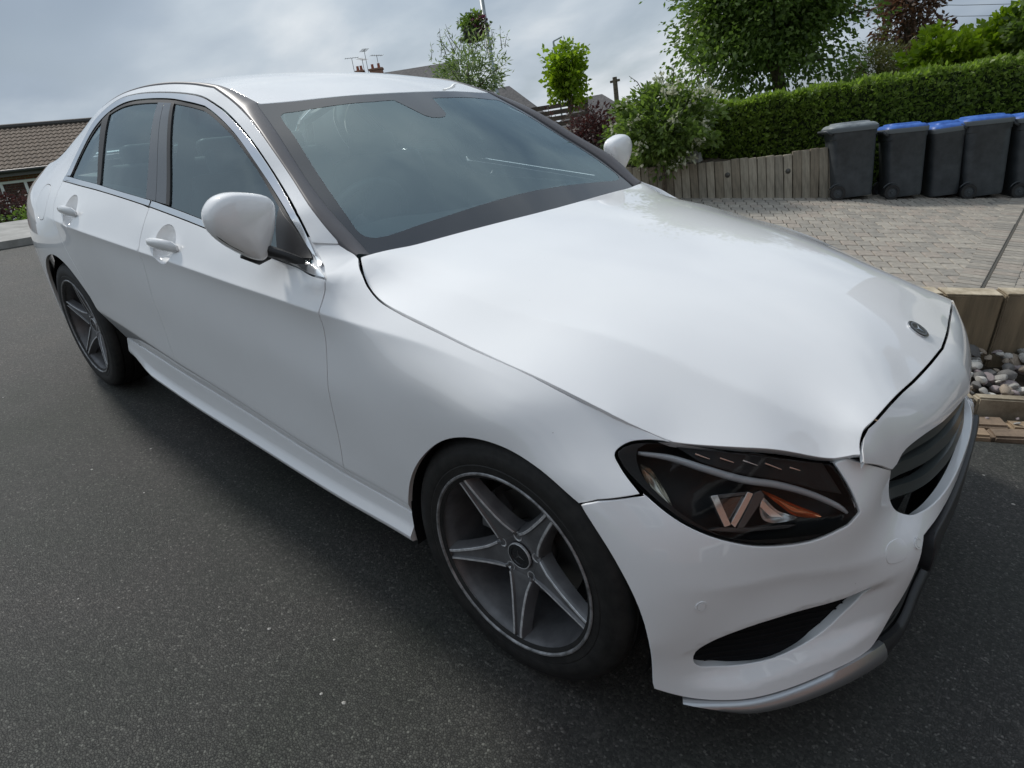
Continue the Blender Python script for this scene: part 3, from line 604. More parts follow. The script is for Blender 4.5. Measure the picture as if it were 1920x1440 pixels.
for r_ in rows:
    full=np.r_[(r_*[1,-1,1])[::-1],r_[1:]];V+=list(full)
for i in range(len(rows)-1):
    for j in range(w_-1): Fc.append((i*w_+j,i*w_+j+1,(i+1)*w_+j+1,(i+1)*w_+j))
mesh('nose_panel',V,[f[::-1] for f in Fc],PAINT,car,sharp=40)
for s in (1,-1):  # blanking covers of the air intakes
    panel('air_intake',FB,offset_poly(fog if area2(fog)>0 else fog[::-1],-.004)[0]*[s,1],bumper,DARK,gap=0,roll=.001,depth=.004,off=-.022,h=.03)
# mesh in the intakes
for s in (1,-1):
    mb=MB()
    for i,z in enumerate(np.arange(.258,.375,.012)):
        tt=np.linspace(.54,.90,30);q=np.c_[tt*.9,np.full(30,z)];k=in_poly(q,fog)
        P=FB.xyz(q)-FB.nrm(q)*.018
        if k.sum()>2: mb.tube((P[k]*[1,s,1]),.0018,5)
    mb.build('intake_mesh',DARK,bumper)
# parking sensors
for th,z in ((.9037,.4222),(.4062,.452)):
    for s in (1,-1):
        q=fa([(th,z)]);c0=FB.xyz(q)[0]*[1,s,1];n0=FB.nrm(q)[0]*[1,s,1];a0=np.cross(n0,[0,0,1]);a0/=np.linalg.norm(a0);b0=np.cross(a0,n0)
        for r0,r1,h,nm,mm in ((.0125,.0095,.0012,'sensor_ring',SILV if False else PAINT),(.0085,.0,.0015,'parking_sensor',PAINT)):
            V=[];Fc=[];n=20
            for k in range(n):
                t=2*math.pi*k/n;e=a0*math.cos(t)+b0*math.sin(t);V+=[c0+e*r0-n0*.002,c0+e*r0+n0*h,c0+e*max(r1,1e-4)+n0*h,c0+e*max(r1,1e-4)-n0*.002]
            for k in range(n):
                for j in range(3): Fc.append((4*k+j,4*((k+1)%n)+j,4*((k+1)%n)+j+1,4*k+j+1))
            mesh(nm,V,Fc,mm,bumper,sharp=40)
# tow eye cover: fine line disc
tow=fa([(.4712+.030*math.copysign(abs(math.cos(t))**.7,math.cos(t)),.4568-.004+.022*math.copysign(abs(math.sin(t))**.7,math.sin(t))) for t in np.linspace(0,2*math.pi,28,endpoint=False)])
panel('tow_eye_cover',FB,tow,bumper,PAINT,gap=0,roll=.0015,depth=.002,off=.0012,h=.02)
# splitter
def strip(name,sf,top,bot,par,m,off_t,off_b,thick,n=40,lo=-1,hi=1):
    top=cr(top,8);bot=cr(bot,8)
    def rs(C): 
        d=np.r_[0,np.cumsum(np.linalg.norm(np.diff(C,axis=0),axis=1))];return np.c_[np.interp(np.linspace(0,d[-1],n),d,C[:,0]),np.interp(np.linspace(0,d[-1],n),d,C[:,1])]
    t,b=rs(top),rs(bot);V=[];Fc=[]
    rows=[(1.0,off_t-.01),(1.0,off_t),(.66,off_t*.4+off_b*.6+.004),(.33,off_b+.004),(0,off_b),(-.02,off_b-thick)]
    for s,o in rows:
        q=fa(b+(t-b)*s);P=sf.xyz(q)+sf.nrm(q)*o
        V.append(P)
    V=np.array(V);allV=[];m_=2*n-1
    for r in range(len(rows)): allV+=list(V[r])+list((V[r]*[1,-1,1])[::-1][1:])
    for r in range(len(rows)-1):
        for i in range(m_-1): Fc.append((r*m_+i,r*m_+i+1,(r+1)*m_+i+1,(r+1)*m_+i))
    return mesh(name,allV,[f[::-1] for f in Fc],m,par,sharp=60)
def half_strip(name,top,bot,m,s,o0,o1,th,n=26):
    def rs(C):
        C=cr(C,8);d=np.r_[0,np.cumsum(np.linalg.norm(np.diff(C,axis=0),axis=1))];return np.c_[np.interp(np.linspace(0,d[-1],n),d,C[:,0]),np.interp(np.linspace(0,d[-1],n),d,C[:,1])]
    t,b=rs(top),rs(bot);V=[];Fc=[];rows=[(1.0,o0-.012),(1.0,o0),(.7,o0*.5+o1*.5+.004),(.35,o1+.004),(0,o1),(-.02,o1-th)]
    for f,o in rows: q=fa(b+(t-b)*f);V+=list((FB.xyz(q)+FB.nrm(q)*o)*[1,s,1])
    for r in range(len(rows)-1):
        for i in range(n-1): Fc.append((r*n+i,r*n+i+1,(r+1)*n+i+1,(r+1)*n+i))
    return mesh(name,V,Fc if s<0 else [f[::-1] for f in Fc],m,bumper,sharp=60)
for s in (1,-1):
    half_strip('splitter_trim',[(.925,.1900),(.9028,.1893),(.7681,.1923),(.6379,.2038),(.5166,.2215),(.478,.226)],[(.925,.187),(.9028,.182),(.8028,.1676),(.6896,.1675),(.526,.1757),(.470,.178)],DULL,s,.005,.010,.10)
    half_strip('splitter_centre',[(.476,.225),(.40,.214),(.2,.208),(0,.206)],[(.468,.178),(.40,.178),(.2,.176),(0,.175)],SATIN,s,.0,.004,.10)
# lower air intake and plate plinth
lo_in=fa([(0,.455),(.25,.457),(.37,.455),(.41,.40),(.44,.34),(.50,.235),(.5,.20),(.3,.19),(0,.19)]);lo_in=join(lo_in,(lo_in*[-1,1])[::-1])
low=panel('lower_intake',FA,lo_in,bumper,SATIN,gap=0,roll=.002,depth=.004,off=-.030,h=.04)
mb=MB()
for z in np.arange(.225,.36,.022):
    tt=np.linspace(-.5+max(0,(z-.235))*.8,.5-max(0,(z-.235))*.8,30);q=fa(np.c_[tt,np.full(30,z)]);P=FA.xyz(q)-FA.nrm(q)*.020;mb.tube(P,.005,6)
mb.build('intake_slat',SATIN,bumper)
pl=fa([(0,.449),(.2,.449),(.335,.447),(.352,.436),(.36,.375),(.34,.345),(0,.345)]);pl=join(pl,(pl*[-1,1])[::-1])
panel('plate_plinth',FA,pl,bumper,SATIN,gap=0,roll=.004,depth=.04,off=.010,h=.04)
# ---- grille
gr=panel('grille',FA,offset_poly(grille_hole if area2(grille_hole)>0 else grille_hole[::-1],-.012)[0],car,DARK,gap=0,roll=.001,depth=.004,off=-.075,h=.05)
GRM=mat('grille_grey',(.060,.070,.070),.28,.2)
for z in (.628,.578,.530):
    tt=np.linspace(-.435,.435,50);mbg=MB();V=[];Fc=[];q=fa(np.c_[tt,np.full(50,z)]);P=FA.xyz(q);n_=FA.nrm(q)
    for i in range(50):
        cut_=.026
        for du,dz in ((-.036,-.014),(-.012,-.021),(-.004,-.012),(-.010,.016),(-.030,.022),(-.050,.004)): V.append(P[i]+n_[i]*(du-.010)+np.array([0,0,dz]))
    for i in range(49):
        for j in range(6): Fc.append((i*6+j,i*6+(j+1)%6,(i+1)*6+(j+1)%6,(i+1)*6+j))
    mesh('grille_louvre',V,Fc,GRM,gr,sharp=35)
# emblem in the grille
ce=FA.xyz(fa([(0,.568)]))[0]-np.array([.040,0,0]);mb=MB();ring=[ce+np.array([0,.070*math.cos(t),.070*math.sin(t)]) for t in np.linspace(0,2*math.pi,41)]
mb.tube(ring,.006,8,cap=False);mb.build('emblem_ring',SILV,gr,smooth=True)
mb=MB()
for k in range(3):
    t=math.pi/2+k*2*math.pi/3;mb.tube([ce,ce+np.array([0,.068*math.cos(t),.068*math.sin(t)])],[.014,.004],6)
mb.build('emblem_star',SILV,gr)
# ---- headlamps
BRICKTINT=mat('brick_reflection_chrome',(.62,.25,.13),.18,.85);LAMPG=mat('lamp_light_guide',(.42,.43,.45),.15,.0,.5,1);LAMPB=mat('lamp_black',(.016,.017,.018),.45,0,.3);LAMPC=mat('lamp_chrome',(.8,.8,.8),.16,.9)  # the first carries the brick house's orange reflection in its colour
LAMPG2=mat('lamp_grey_bezel',(.12,.125,.13),.25,.6);PROJ=mat('projector_window_glass',(.05,.035,.03),.03,0,.8,1)
HLP=fa(hl_loop);HLP=HLP if area2(HLP)>0 else HLP[::-1]
for s in (1,-1):
    mir=s<0;hl=empty('headlamp',parent=car)
    panel('lens',FA,HLP,hl,CLEAR,gap=.003,roll=.002,depth=.006,off=.001,h=.03,mirror=mir)
    # housing bowl
    lp=resample(HLP,.015);V=[];Fc=[];n=len(lp);c=lp.mean(0)
    for sc,dp in ((1.0,.004),(.985,.03),(.95,.055),(.6,.07),(.2,.075)):
        q=c+(lp-c)*sc;V+=list(FA.xyz(q)-FA.nrm(q)*dp)
    for r in range(4):
        for i in range(n): Fc.append((r*n+i,r*n+(i+1)%n,(r+1)*n+(i+1)%n,(r+1)*n+i))
    Fc.append(tuple(range(4*n,5*n)));V=np.array(V)*[1,s,1];mesh('housing',V,Fc,LAMPB,hl)
    # black printed edge inside the lens
    inner=fa(cr([(1.0283,.7032),(.9255,.7044),(.7821,.6947),(.6384,.6659),(.6009,.6006),(.595,.5697),(.638,.5479),(.7594,.5441),(.8487,.5596),(.9122,.5916),(.9684,.6272),(1.0217,.6714)],4,True))
    panel('lens_border',FA,HLP,hl,LAMPB,gap=.004,roll=.0005,depth=0,off=-.003,h=.03,holes=[inner],mirror=mir)
    def tube_on(name,pts,off,r,m,closed=False,flat=1.0):
        C=cr(pts,6,closed);q=fa(C);P=(FA.xyz(q)-FA.nrm(q)*off)*[1,s,1]
        if closed:P=np.r_[P,P[:1]]
        rr=r if not hasattr(r,'__len__') else np.interp(np.linspace(0,1,len(P)),np.linspace(0,1,len(r)),r)
        return MB().tube(P,rr,8,cap=not closed).build(name,m,hl,smooth=True)
    tube_on('light_guide',[(1.028,.7002),(.9591,.6914),(.8928,.6753),(.8065,.6518),(.7397,.6381),(.6623,.6124),(.6098,.5835),(.5852,.5595)],.022,[.004,.007,.008,.008,.008,.007,.006,.003],LAMPG)
    panel('lamp_facet',FA,fa([(0.8807,0.6304),(0.8650,0.6313),(0.8384,0.5729),(0.8531,0.5707)]),hl,LAMPC,gap=0,roll=.0012,depth=.010,off=-.020,h=.02,mirror=mir)
    panel('lamp_facet',FA,fa([(0.8650,0.6313),(0.8028,0.6312),(0.8057,0.6250),(0.8623,0.6241)]),hl,LAMPG2,gap=0,roll=.0012,depth=.010,off=-.021,h=.02,mirror=mir)
    panel('lamp_facet',FA,fa([(0.8028,0.6312),(0.7896,0.6266),(0.8307,0.5660),(0.8406,0.5761),(0.8081,0.6233)]),hl,LAMPC,gap=0,roll=.0012,depth=.010,off=-.020,h=.02,mirror=mir)
    panel('lamp_facet',FA,fa([(0.7873,0.6264),(0.7731,0.6310),(0.7649,0.6199),(0.8114,0.5625),(0.8273,0.5636)]),hl,LAMPG2,gap=0,roll=.0012,depth=.010,off=-.022,h=.02,mirror=mir)
    panel('lamp_facet',FA,fa([(0.7699,0.6146),(0.7551,0.5967),(0.7230,0.5702),(0.7537,0.5753),(0.7757,0.5986)]),hl,LAMPC,gap=0,roll=.0012,depth=.010,off=-.026,h=.02,mirror=mir)
    panel('lamp_facet',FA,fa([(0.8875,0.5669),(0.8091,0.5487),(0.7170,0.5434),(0.6946,0.5502),(0.7861,0.5561),(0.8543,0.5689)]),hl,LAMPG2,gap=0,roll=.0012,depth=.010,off=-.030,h=.02,mirror=mir)
    panel('projector_window',FA,fa([(0.8612,0.6232),(0.8081,0.6233),(0.8405,0.5790)]),hl,PROJ,gap=0,roll=.0008,depth=.004,off=-.027,h=.02,mirror=mir)
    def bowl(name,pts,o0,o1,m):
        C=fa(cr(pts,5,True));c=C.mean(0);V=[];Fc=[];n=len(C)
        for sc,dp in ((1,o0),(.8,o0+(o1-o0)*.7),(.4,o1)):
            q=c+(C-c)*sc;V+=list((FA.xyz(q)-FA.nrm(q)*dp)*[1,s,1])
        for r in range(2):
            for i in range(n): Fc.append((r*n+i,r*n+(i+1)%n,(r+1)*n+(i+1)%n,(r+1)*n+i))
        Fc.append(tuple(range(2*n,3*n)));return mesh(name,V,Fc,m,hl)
    bowl('brick_tinted_reflector',[(.7709,.6299),(.7156,.6031),(.6491,.5672),(.6614,.5651),(.706,.5751),(.7366,.6)],.024,.034,BRICKTINT)  # chrome bowl, orange mirror image of the brick house put into its colour
    bowl('dipped_reflector',[(.770,.618),(.735,.585),(.695,.566),(.745,.560),(.770,.575)],.030,.055,LAMPC)
    bowl('side_reflector',[(1.0239,.682),(1.0023,.6749),(.9772,.6466),(.9599,.6185),(.983,.6306),(1.01,.6547)],.018,.030,mat('side_reflector_chrome',(.45,.43,.38),.15,.9))
    mb=MB()
    for a,b in (((.9103,.6967),(.8809,.6888)),((.8595,.6906),(.8315,.6827)),((.8122,.686),(.782,.6761)),((.7658,.679),(.7315,.6655)),((.7135,.6677),(.6907,.6598))):
        q=fa([a,b]);P=(FA.xyz(q)-FA.nrm(q)*.010)*[1,s,1];mb.tube(P,[.0022,.0012],6)
    mb.build('lamp_ridges',LAMPC,hl)
    # dark blade below the ridges
    panel('lamp_blade',FA,fa([(.95,.7075),(.78,.697),(.635,.6665),(.605,.610),(.66,.624),(.74,.648),(.81,.662),(.90,.684)]),hl,LAMPB,gap=0,roll=.001,depth=.003,off=-.014,h=.03,mirror=mir)
# ---- windscreen, roof, strips
ws_side=cr([(-.612,.712),(-.692,.710),(-.772,.707),(-.878,.689),(-1.006,.656),(-1.154,.615),(-1.303,.574)],5)
ws_top=cr([(-1.303,.574),(-1.264,.434),(-1.226,.145),(-1.222,0)],5)
ws_bot=cr([(-.530,0),(-.538,.15),(-.570,.394),(-.598,.60),(-.612,.712)],5)
half=join(ws_bot,ws_side,ws_top);wso=join(half*[1,-1],half[::-1])
ws=panel('windscreen',WS,wso,car,GLASS,gap=.001,roll=.001,depth=.004,off=0,h=.04)
inn=cr([(-.640,0),(-.642,.20),(-.652,.48),(-.664,.645),(-.685,.672),(-.752,.664),(-.906,.628),(-1.098,.573),(-1.195,.546),(-1.212,.53),(-1.205,.478),(-1.172,.194)],4)
top=np.array([(-1.168,.100),(-1.060,.060),(-1.040,.035),(-1.035,0)])
ih=join(inn,top);band_hole=join(ih*[1,-1],ih[::-1])
panel('glass_border',WS,wso,ws,BAND,gap=.004,roll=.0005,depth=0,off=.0008,h=.04,holes=[band_hole])
panel('scuttle',WS,join(cr([(-.50,-.0),(-.50,.3),(-.56,.6),(-.60,.72)],4),[(-.64,.72)],cr([(-.63,.6),(-.60,.35),(-.575,0)],4),cr([(-.60,-.35),(-.63,-.6),(-.64,-.72)],4),[(-.60,-.72)],cr([(-.56,-.6),(-.50,-.3)],4)),car,SATIN,gap=0,off=-.035,h=.05)
ro_side=cr([(-1.293,.560),(-1.4,.556),(-1.5,.552),(-1.75,.545),(-2.0,.540),(-2.25,.538),(-2.5,.534),(-2.60,.530)],4)
ro_front=cr([(-1.218,0),(-1.222,.145),(-1.258,.434),(-1.293,.560)],5);ro_rear=cr([(-2.60,.530),(-2.645,.35),(-2.665,0)],4)
half=join(ro_front,ro_side,ro_rear);roo=join(half,(half*[1,-1])[::-1])
rf=panel('roof',RO,roo,car,PAINT,h=.04,gap=.0015,roll=.004,depth=.02)
# black strip along screen pillar and roof edge: between the side surface line K3 and the glass / roof edge
def strip3(A,B,name,m,par,lift=.004,mirror=False,n=60):
    def rs(C):
        d=np.r_[0,np.cumsum(np.linalg.norm(np.diff(C,axis=0),axis=1))];s=np.linspace(0,d[-1],n);return np.stack([np.interp(s,d,C[:,k]) for k in range(3)],1)
    def rx(C,xs): 
        o=np.argsort(-C[:,0]);C=C[o];return np.stack([xs]+[np.interp(-xs,-C[:,0],C[:,k]) for k in (1,2)],1)
    x0=min(A[:,0].max(),B[:,0].max());x1=max(A[:,0].min(),B[:,0].min());xs=np.linspace(x0,x1,n);a,b=rx(A,xs),rx(B,xs)
    V=[];Fc=[];up=np.cross(np.gradient(a,axis=0),b-a);up/=np.maximum(np.linalg.norm(up,axis=1),1e-9)[:,None];up*=np.sign(up[:,2])[:,None]
    for s,h in ((0,-.012),(0,.0),(.12,lift*.9),(.5,lift*1.25),(.88,lift*.8),(1,0),(1,-.012)): V.append(a+(b-a)*s+up*h)
    V=np.concatenate(V);m_=7
    for r in range(m_-1):
        for i in range(n-1): Fc.append((r*n+i,r*n+i+1,(r+1)*n+i+1,(r+1)*n+i))
    if mirror:V=V*[1,-1,1]
    else:Fc=[f[::-1] for f in Fc]
    return mesh(name,V,Fc,m,par,sharp=70)
k3x=SD.xyz(K3)
gl=WS.xyz((ws_side-[0,.007])*[1,-1])+[0,0,.0025];re_=RO.xyz((ro_side*[1,-1])[1:])
inner=np.r_[gl,re_]
for mir in (False,True): strip3(k3x,inner,'roof_strip',STRIP,car,mirror=mir,n=110)
# ---- rear end: screen, boot lid, bumper, lamps
rwz=TPS([(-2.66,0),(-2.64,.5),(-3.12,0),(-3.08,.6),(-2.9,0),(-2.88,.56)],[1.355,1.318,1.128,1.118,1.25,1.228],(1,1),1e-6)
RW=Surf(lambda a,b:np.stack([a,b,rwz(a,np.abs(b))],-1),BO.ref)
h_=np.array([(-2.665,0),(-2.645,.35),(-2.60,.53),(-2.75,.555),(-2.90,.59),(-3.04,.64),(-3.10,.55),(-3.14,0)])
panel('rear_window',RW,join(h_,(h_*[1,-1])[::-1]),car,SGLASS,gap=.002,roll=.001,depth=.004,h=.05)
btz=TPS([(-3.10,0),(-3.10,.62),(-3.4,0),(-3.4,.66),(-3.72,0),(-3.70,.64),(-3.84,0),(-3.80,.45)],[1.118,1.098,1.103,1.072,1.075,1.0,1.055,1.03],(1,1),1e-6)
BT=Surf(lambda a,b:np.stack([a,b,btz(a,np.abs(b))],-1),BO.ref)
h_=np.array([(-3.13,0),(-3.09,.55),(-3.05,.64),(-3.3,.650),(-3.5,.630),(-3.68,.59),(-3.79,.42),(-3.83,0)])
panel('boot_lid',BT,join(h_,(h_*[1,-1])[::-1]),car,PAINT,h=.05,depth=.02)
def rear_f(a,b):
    w=np.abs(a);x=-3.86+interp(w,[0,.38,.54,.64,.70],[0,.03,.07,.11,.16])+interp(b,[.25,.4,.6,.8,.95,1.06],[.06,.0,.0,.035,.05,.03]);return np.stack([x,a,b],-1)
RE=Surf(rear_f,lambda P:np.tile([-1.,0,0],(len(P),1)))
panel('rear_bumper',RE,[(-.69,.27),(.69,.27),(.69,.66),(.60,.68),(-.60,.68),(-.69,.66)],car,PAINT,h=.05)
panel('boot_face',RE,[(-.50,.685),(.50,.685),(.47,.95),(.43,1.03),(-.43,1.03),(-.47,.95)],car,PAINT,h=.05)
RED=mat('tail_lamp_red',(.25,.01,.012),.1,0,.5,1)
for s in (1,-1): panel('tail_lamp',RE,np.array([(.505,.70),(.68,.70),(.68,.90),(.60,.98),(.48,.95)])*[s,1],car,RED,h=.05,off=.002)
# ---- door mirrors
MO=cr([(-1.021,1.099),(-1.010,1.116),(-.991,1.131),(-.957,1.139),(-.907,1.133),(-.858,1.118),(-.843,1.100),(-.843,1.077),(-.857,1.029),(-.876,.990),(-.892,.962),(-.905,.955),(-.925,.961),(-.958,.983),(-.994,1.016),(-1.017,1.048),(-1.024,1.075)],3,True)
MCEN=np.array([-.935,1.062])
def mirror_part(s):
    root=empty('door_mirror',parent=car);n=len(MO);V=[];Fc=[]
    prof=[(.95,-.026),(.985,-.024),(1.0,-.014),(1.0,.002),(.988,.012),(.955,.021),(.89,.029),(.74,.036),(.46,.042),(.2,.044)]
    X0=-.838
    for sc,dx in prof:
        q=MCEN+(MO-MCEN)*sc;lean=.05*(MCEN[0]-q[:,0])   # outer end swept back
        for k in range(n): V.append((X0+dx-.06*max(0,-(q[k,0]+.93))*1.0,q[k,0]*s*1.0,q[k,1]))
    for r in range(len(prof)-1):
        for i in range(n): Fc.append((r*n+i,r*n+(i+1)%n,(r+1)*n+(i+1)%n,(r+1)*n+i))
    Fc.append(tuple(range((len(prof)-1)*n,len(prof)*n)))
    mesh('mirror_housing',V,Fc if s<0 else [f[::-1] for f in Fc],PAINT,root)
    V=[];q=MCEN+(MO-MCEN)*.90
    for k in range(n): V.append((X0-.0245-.06*max(0,-(q[k,0]+.93)),q[k,0]*s,q[k,1]))
    mesh('mirror_glass',V,[tuple(range(n))],mat('mirror_silver',(.85,.87,.88),.02,1),root,smooth=False)
    # indicator slit along the lower front
    pts=[]
    for a,b,dx in ((-1.018,1.062,.004),(-1.006,1.036,.013),(-.985,1.014,.019),(-.962,.995,.022),(-.945,.983,.021)): pts.append((X0+dx-.06*max(0,-(a+.93)),a*s,b))
    MB().tube(cr(pts,5),[.0018]+[.003]*19+[.001],6).build('mirror_indicator',GLOSSB,root)
    # foot
    f0=np.array([-.775,-.862,.962]);f1=np.array([-.880,-.915,.972])
    P=[np.array([-.760,-.850,.956]),np.array([-.800,-.875,.972]),np.array([-.850,-.900,.985]),np.array([-.885,-.925,.990])]
    V=[];Fc=[];m_=10
    for i,(q,hx,hz) in enumerate(zip(P,(.055,.048,.042,.035),(.014,.017,.020,.022))):
        for k in range(m_):
            t=2*math.pi*k/m_;V.append((q[0]+hx*math.cos(t),q[1]*1 ,q[2]+hz*math.sin(t)))
    V=np.array(V);V[:,1]*=-s
    for i in range(3):
        for k in range(m_): Fc.append((i*m_+k,i*m_+(k+1)%m_,(i+1)*m_+(k+1)%m_,(i+1)*m_+k))
    Fc+= [tuple(range(m_)),tuple(range(3*m_,4*m_))]
    mesh('mirror_foot',V,Fc,SATIN,root,sharp=60)
    # dark underside tray
    MB().tube([(X0-.02,s*-.862 if s>0 else -.862,.958) if False else (X0-.01,.872*(-1)*s*-1 if False else s*-.875,.960),(X0-.01,s*-.905,.953),(X0-.015,s*-.95,.974)],[.012,.013,.006],8).build('mirror_tray',SATIN,root,smooth=True)
mirror_part(1);mirror_part(-1)
# ---- wheels
def lathe_y(prof,n=64): return MB().lathe(prof,n,'y')
def make_wheel(loc,s,a0,steer=0.0):
    """s=-1 near side (outer face towards -y)"""
    w=empty('wheel',loc,(0,0,steer),car);yo=lambda h:h*(-1 if s<0 else 1)   # h measured outwards from the wheel centre plane
    Y=lambda pr:[(r,yo(h)) for r,h in pr]
    ty=[(.226,.098),(.236,.104),(.246,.1045),(.262,.1075),(.2645,.1062),(.268,.1075),(.283,.1080),(.298,.1055),(.300,.1040),(.304,.1035),(.314,.098),(.322,.089),(.3265,.080),(.3280,.070),(.321,.070),(.321,.062),(.329,.060),(.3297,.03),(.3225,.028),(.3225,.018),(.33,.016),(.33,-.016),(.3225,-.018),(.3225,-.028),(.3297,-.03),(.329,-.06),(.321,-.062),(.321,-.07),(.3285,-.072),(.324,-.095),(.300,-.112),(.262,-.1135),(.236,-.104),(.226,-.098)]
    lathe_y(Y(ty),72).build('tyre',TYRE,w,sharp=35)
    rim=[(.2435,.1035),(.2445,.1065),(.2425,.1085),(.2385,.1085),(.2365,.1060),(.2350,.100),(.2305,.094)]
    lathe_y(Y(rim),96).build('rim_lip',RIMLIP,w,sharp=40)
    bar=[(.2305,.094),(.226,.085),(.221,.070),(.214,.03),(.208,-.02),(.212,-.08),(.228,-.098)]
    lathe_y(Y(bar),72).build('rim_barrel',ALLOY,w,smooth=True)
    # hub
    hub=[(.001,.052),(.030,.0525),(.038,.055),(.046,.060),(.058,.061),(.066,.056),(.070,.044),(.072,.02),(.06,-.02)]
    lathe_y(Y(hub),60).build('hub',ALLOY,w,sharp=40)
    cap=[(.0005,.0635),(.020,.0635),(.0235,.0630),(.0245,.0650),(.0320,.0650),(.0335,.0630),(.034,.055)]
    cp=lathe_y(Y(cap),48).build('centre_cap',mat('cap_dark',(.03,.032,.035),.25,.4),w,sharp=30)
    lathe_y(Y([(.0325,.0640),(.0335,.0652),(.0350,.0640),(.0345,.058)]),48).build('cap_ring',ALLOYB,w,smooth=True)
    nb=np.array([0,yo(1.),0]);star(np.array([0,yo(.0637),0]),np.array([math.cos(a0),0,math.sin(a0)]),np.array([-math.sin(a0),0,math.cos(a0)]),nb,.019,.0004,'cap_star',mat('cap_star_grey',(.14,.14,.145),.3,.8),w)
    for k in range(5):
        a=a0+2*math.pi*k/5;e=np.array([math.cos(a),0,math.sin(a)]);t=np.array([-math.sin(a),0,math.cos(a)])
        rs=np.array([.050,.060,.072,.09,.115,.145,.175,.200,.218,.228,.2335])
        hw=np.interp(rs,[.05,.06,.072,.09,.115,.145,.175,.2,.218,.228,.234],[.0335,.0370,.0330,.0280,.0235,.0198,.0170,.0150,.0142,.0150,.019])
        hh=np.interp(rs,[.05,.06,.09,.14,.19,.22,.234],[.062,.066,.0745,.0845,.0925,.0965,.0985])
        V=[];Fc=[];m_=12;mi=[]
        for r,w_,h in zip(rs,hw,hh):
            dp=.040-.012*(r-.05)/.18;rg=.0066
            fl=.35+.65*float(sstep(r,.055,.085))
            pr=[(-w_-.010,h-dp),(-w_-.004,h-.010),(-w_,h-.0012),(-w_+.0012,h),(-w_+rg,h),(-w_+rg+.003,h-.006*fl),(w_-rg-.003,h-.006*fl),(w_-rg,h),(w_-.0012,h),(w_,h-.0012),(w_+.004,h-.010),(w_+.010,h-dp)]
            for u,hv in pr: V.append(e*r+t*u+np.array([0,yo(hv),0]))
        for i in range(len(rs)-1):
            for j in range(m_-1): 
                Fc.append((i*m_+j,i*m_+j+1,(i+1)*m_+j+1,(i+1)*m_+j));mi.append(1 if j in (2,3,7,8) and i>0 else 0)
        if s>0: Fc=[f[::-1] for f in Fc]
        o=mesh('spoke',V,Fc,[ALLOY,ALLOYB],w,sharp=30);o.data.polygons.foreach_set('material_index',mi)
    for k in range(5):
        a=a0+2*math.pi*(k+.5)/5;e=np.array([math.cos(a),0,math.sin(a)])*.056
        MB().lathe([(.0005,.048),(.0070,.048),(.0072,.058),(.0095,.0605),(.0125,.0615),(.0128,.058)] if s>0 else [(.0005,-.048),(.0070,-.048),(.0072,-.058),(.0095,-.0605),(.0125,-.0615),(.0128,-.058)],16,'y',e).build('wheel_bolt',ALLOYB,w,sharp=40)
    d=[(.07,.0),(.148,.0),(.150,-.004),(.150,-.024),(.148,-.028),(.07,-.028)]
    lathe_y(Y(d),56).build('brake_disc',DISC,w,sharp=30)
    # caliper: block wrapped on the disc, at the rear of the front wheels
    V=[];Fc=[];ca=math.radians(158 if loc[0]>-1 else 25)
    for i,aa in enumerate(np.linspace(ca-.42,ca+.42,9)):
        for r,h in ((.098,.024),(.158,.024),(.166,.014),(.166,-.04),(.098,-.04)):
            V.append((r*math.cos(aa),yo(h),r*math.sin(aa)))
    for i in range(8):
        for j in range(5): Fc.append((i*5+j,i*5+(j+1)%5,(i+1)*5+(j+1)%5,(i+1)*5+j))
    Fc+=[tuple(range(5)),tuple(range(40,45))]
    mesh('caliper',V,Fc,mat('caliper_grey',(.16,.165,.17),.4,.5),w,smooth=False)
    lathe_y(Y([(.07,-.03),(.20,-.06),(.205,-.09)]),40).build('backing_plate',DARK,w)
    return w
A1=math.radians(-14.3);A2=math.radians(14)
make_wheel((0,-.783,.33),-1,A1,math.radians(-.9));make_wheel((0,.783,.33),1,math.radians(30),math.radians(-.9))
make_wheel((-2.84,-.768,.33),-1,A2);make_wheel((-2.84,.768,.33),1,math.radians(50))
# wheel housings, underbody and inner blocks that keep daylight out of the gaps
mb=MB()
def liner(cx,r,y0,y1,z0,a0=-15,a1=195):
    V=[];Fc=[];an=np.linspace(math.radians(a0),math.radians(a1),28)
    for y in (y0,y1):
        for a in an: V.append((cx+r*math.cos(a),y,z0+r*math.sin(a)))
    n=len(an)
    for i in range(n-1): Fc.append((i,i+1,n+i+1,n+i))
    Fc.append(tuple(range(n,2*n)));mb.add(V,Fc)
for s in (-1,1):
    mb=MB();liner(.012,.362,s*.882,s*.45,.312);mb.build('wheel_liner',DARK,car);mb=MB();liner(-2.81,.385,s*.855,s*.45,.33,10,170);mb.build('wheel_liner',DARK,car)
MB().box((-1.40,0,.22),(1.95,1.60,.05)).box((-3.1,0,.33),(1.3,1.0,.05)).box((.10,0,.27),(1.0,.88,.05)).box((-1.32,-.80,.32),(1.9,.06,.2)).box((-1.32,.80,.32),(1.9,.06,.2)).box((-3.45,.0,.5),(.5,1.4,.35)).build('underbody',DARK,car)
eb=[(-.58,.90),(-.3,.83),(0,.77),(.22,.68),(.36,.60),(.45,.56)];V=[];Fc=[]
for x,z in eb:
    for y in np.linspace(-.72,.72,9): V.append((x,y,z-.05*(abs(y)/.72)**2-.10*max(0,abs(y)-(.62-.25*max(0,x)))))
for i in range(len(eb)-1):
    for j in range(8): Fc.append((i*9+j,i*9+j+1,(i+1)*9+j+1,(i+1)*9+j))
mesh('engine_bay',V,Fc,DARK,car)
MB().box((-.66,0,.62),(.03,1.56,.56)).build('bulkhead',DARK,car)
MB().box((.44,0,.40),(.02,.86,.34)).build('radiator',DARK,car)
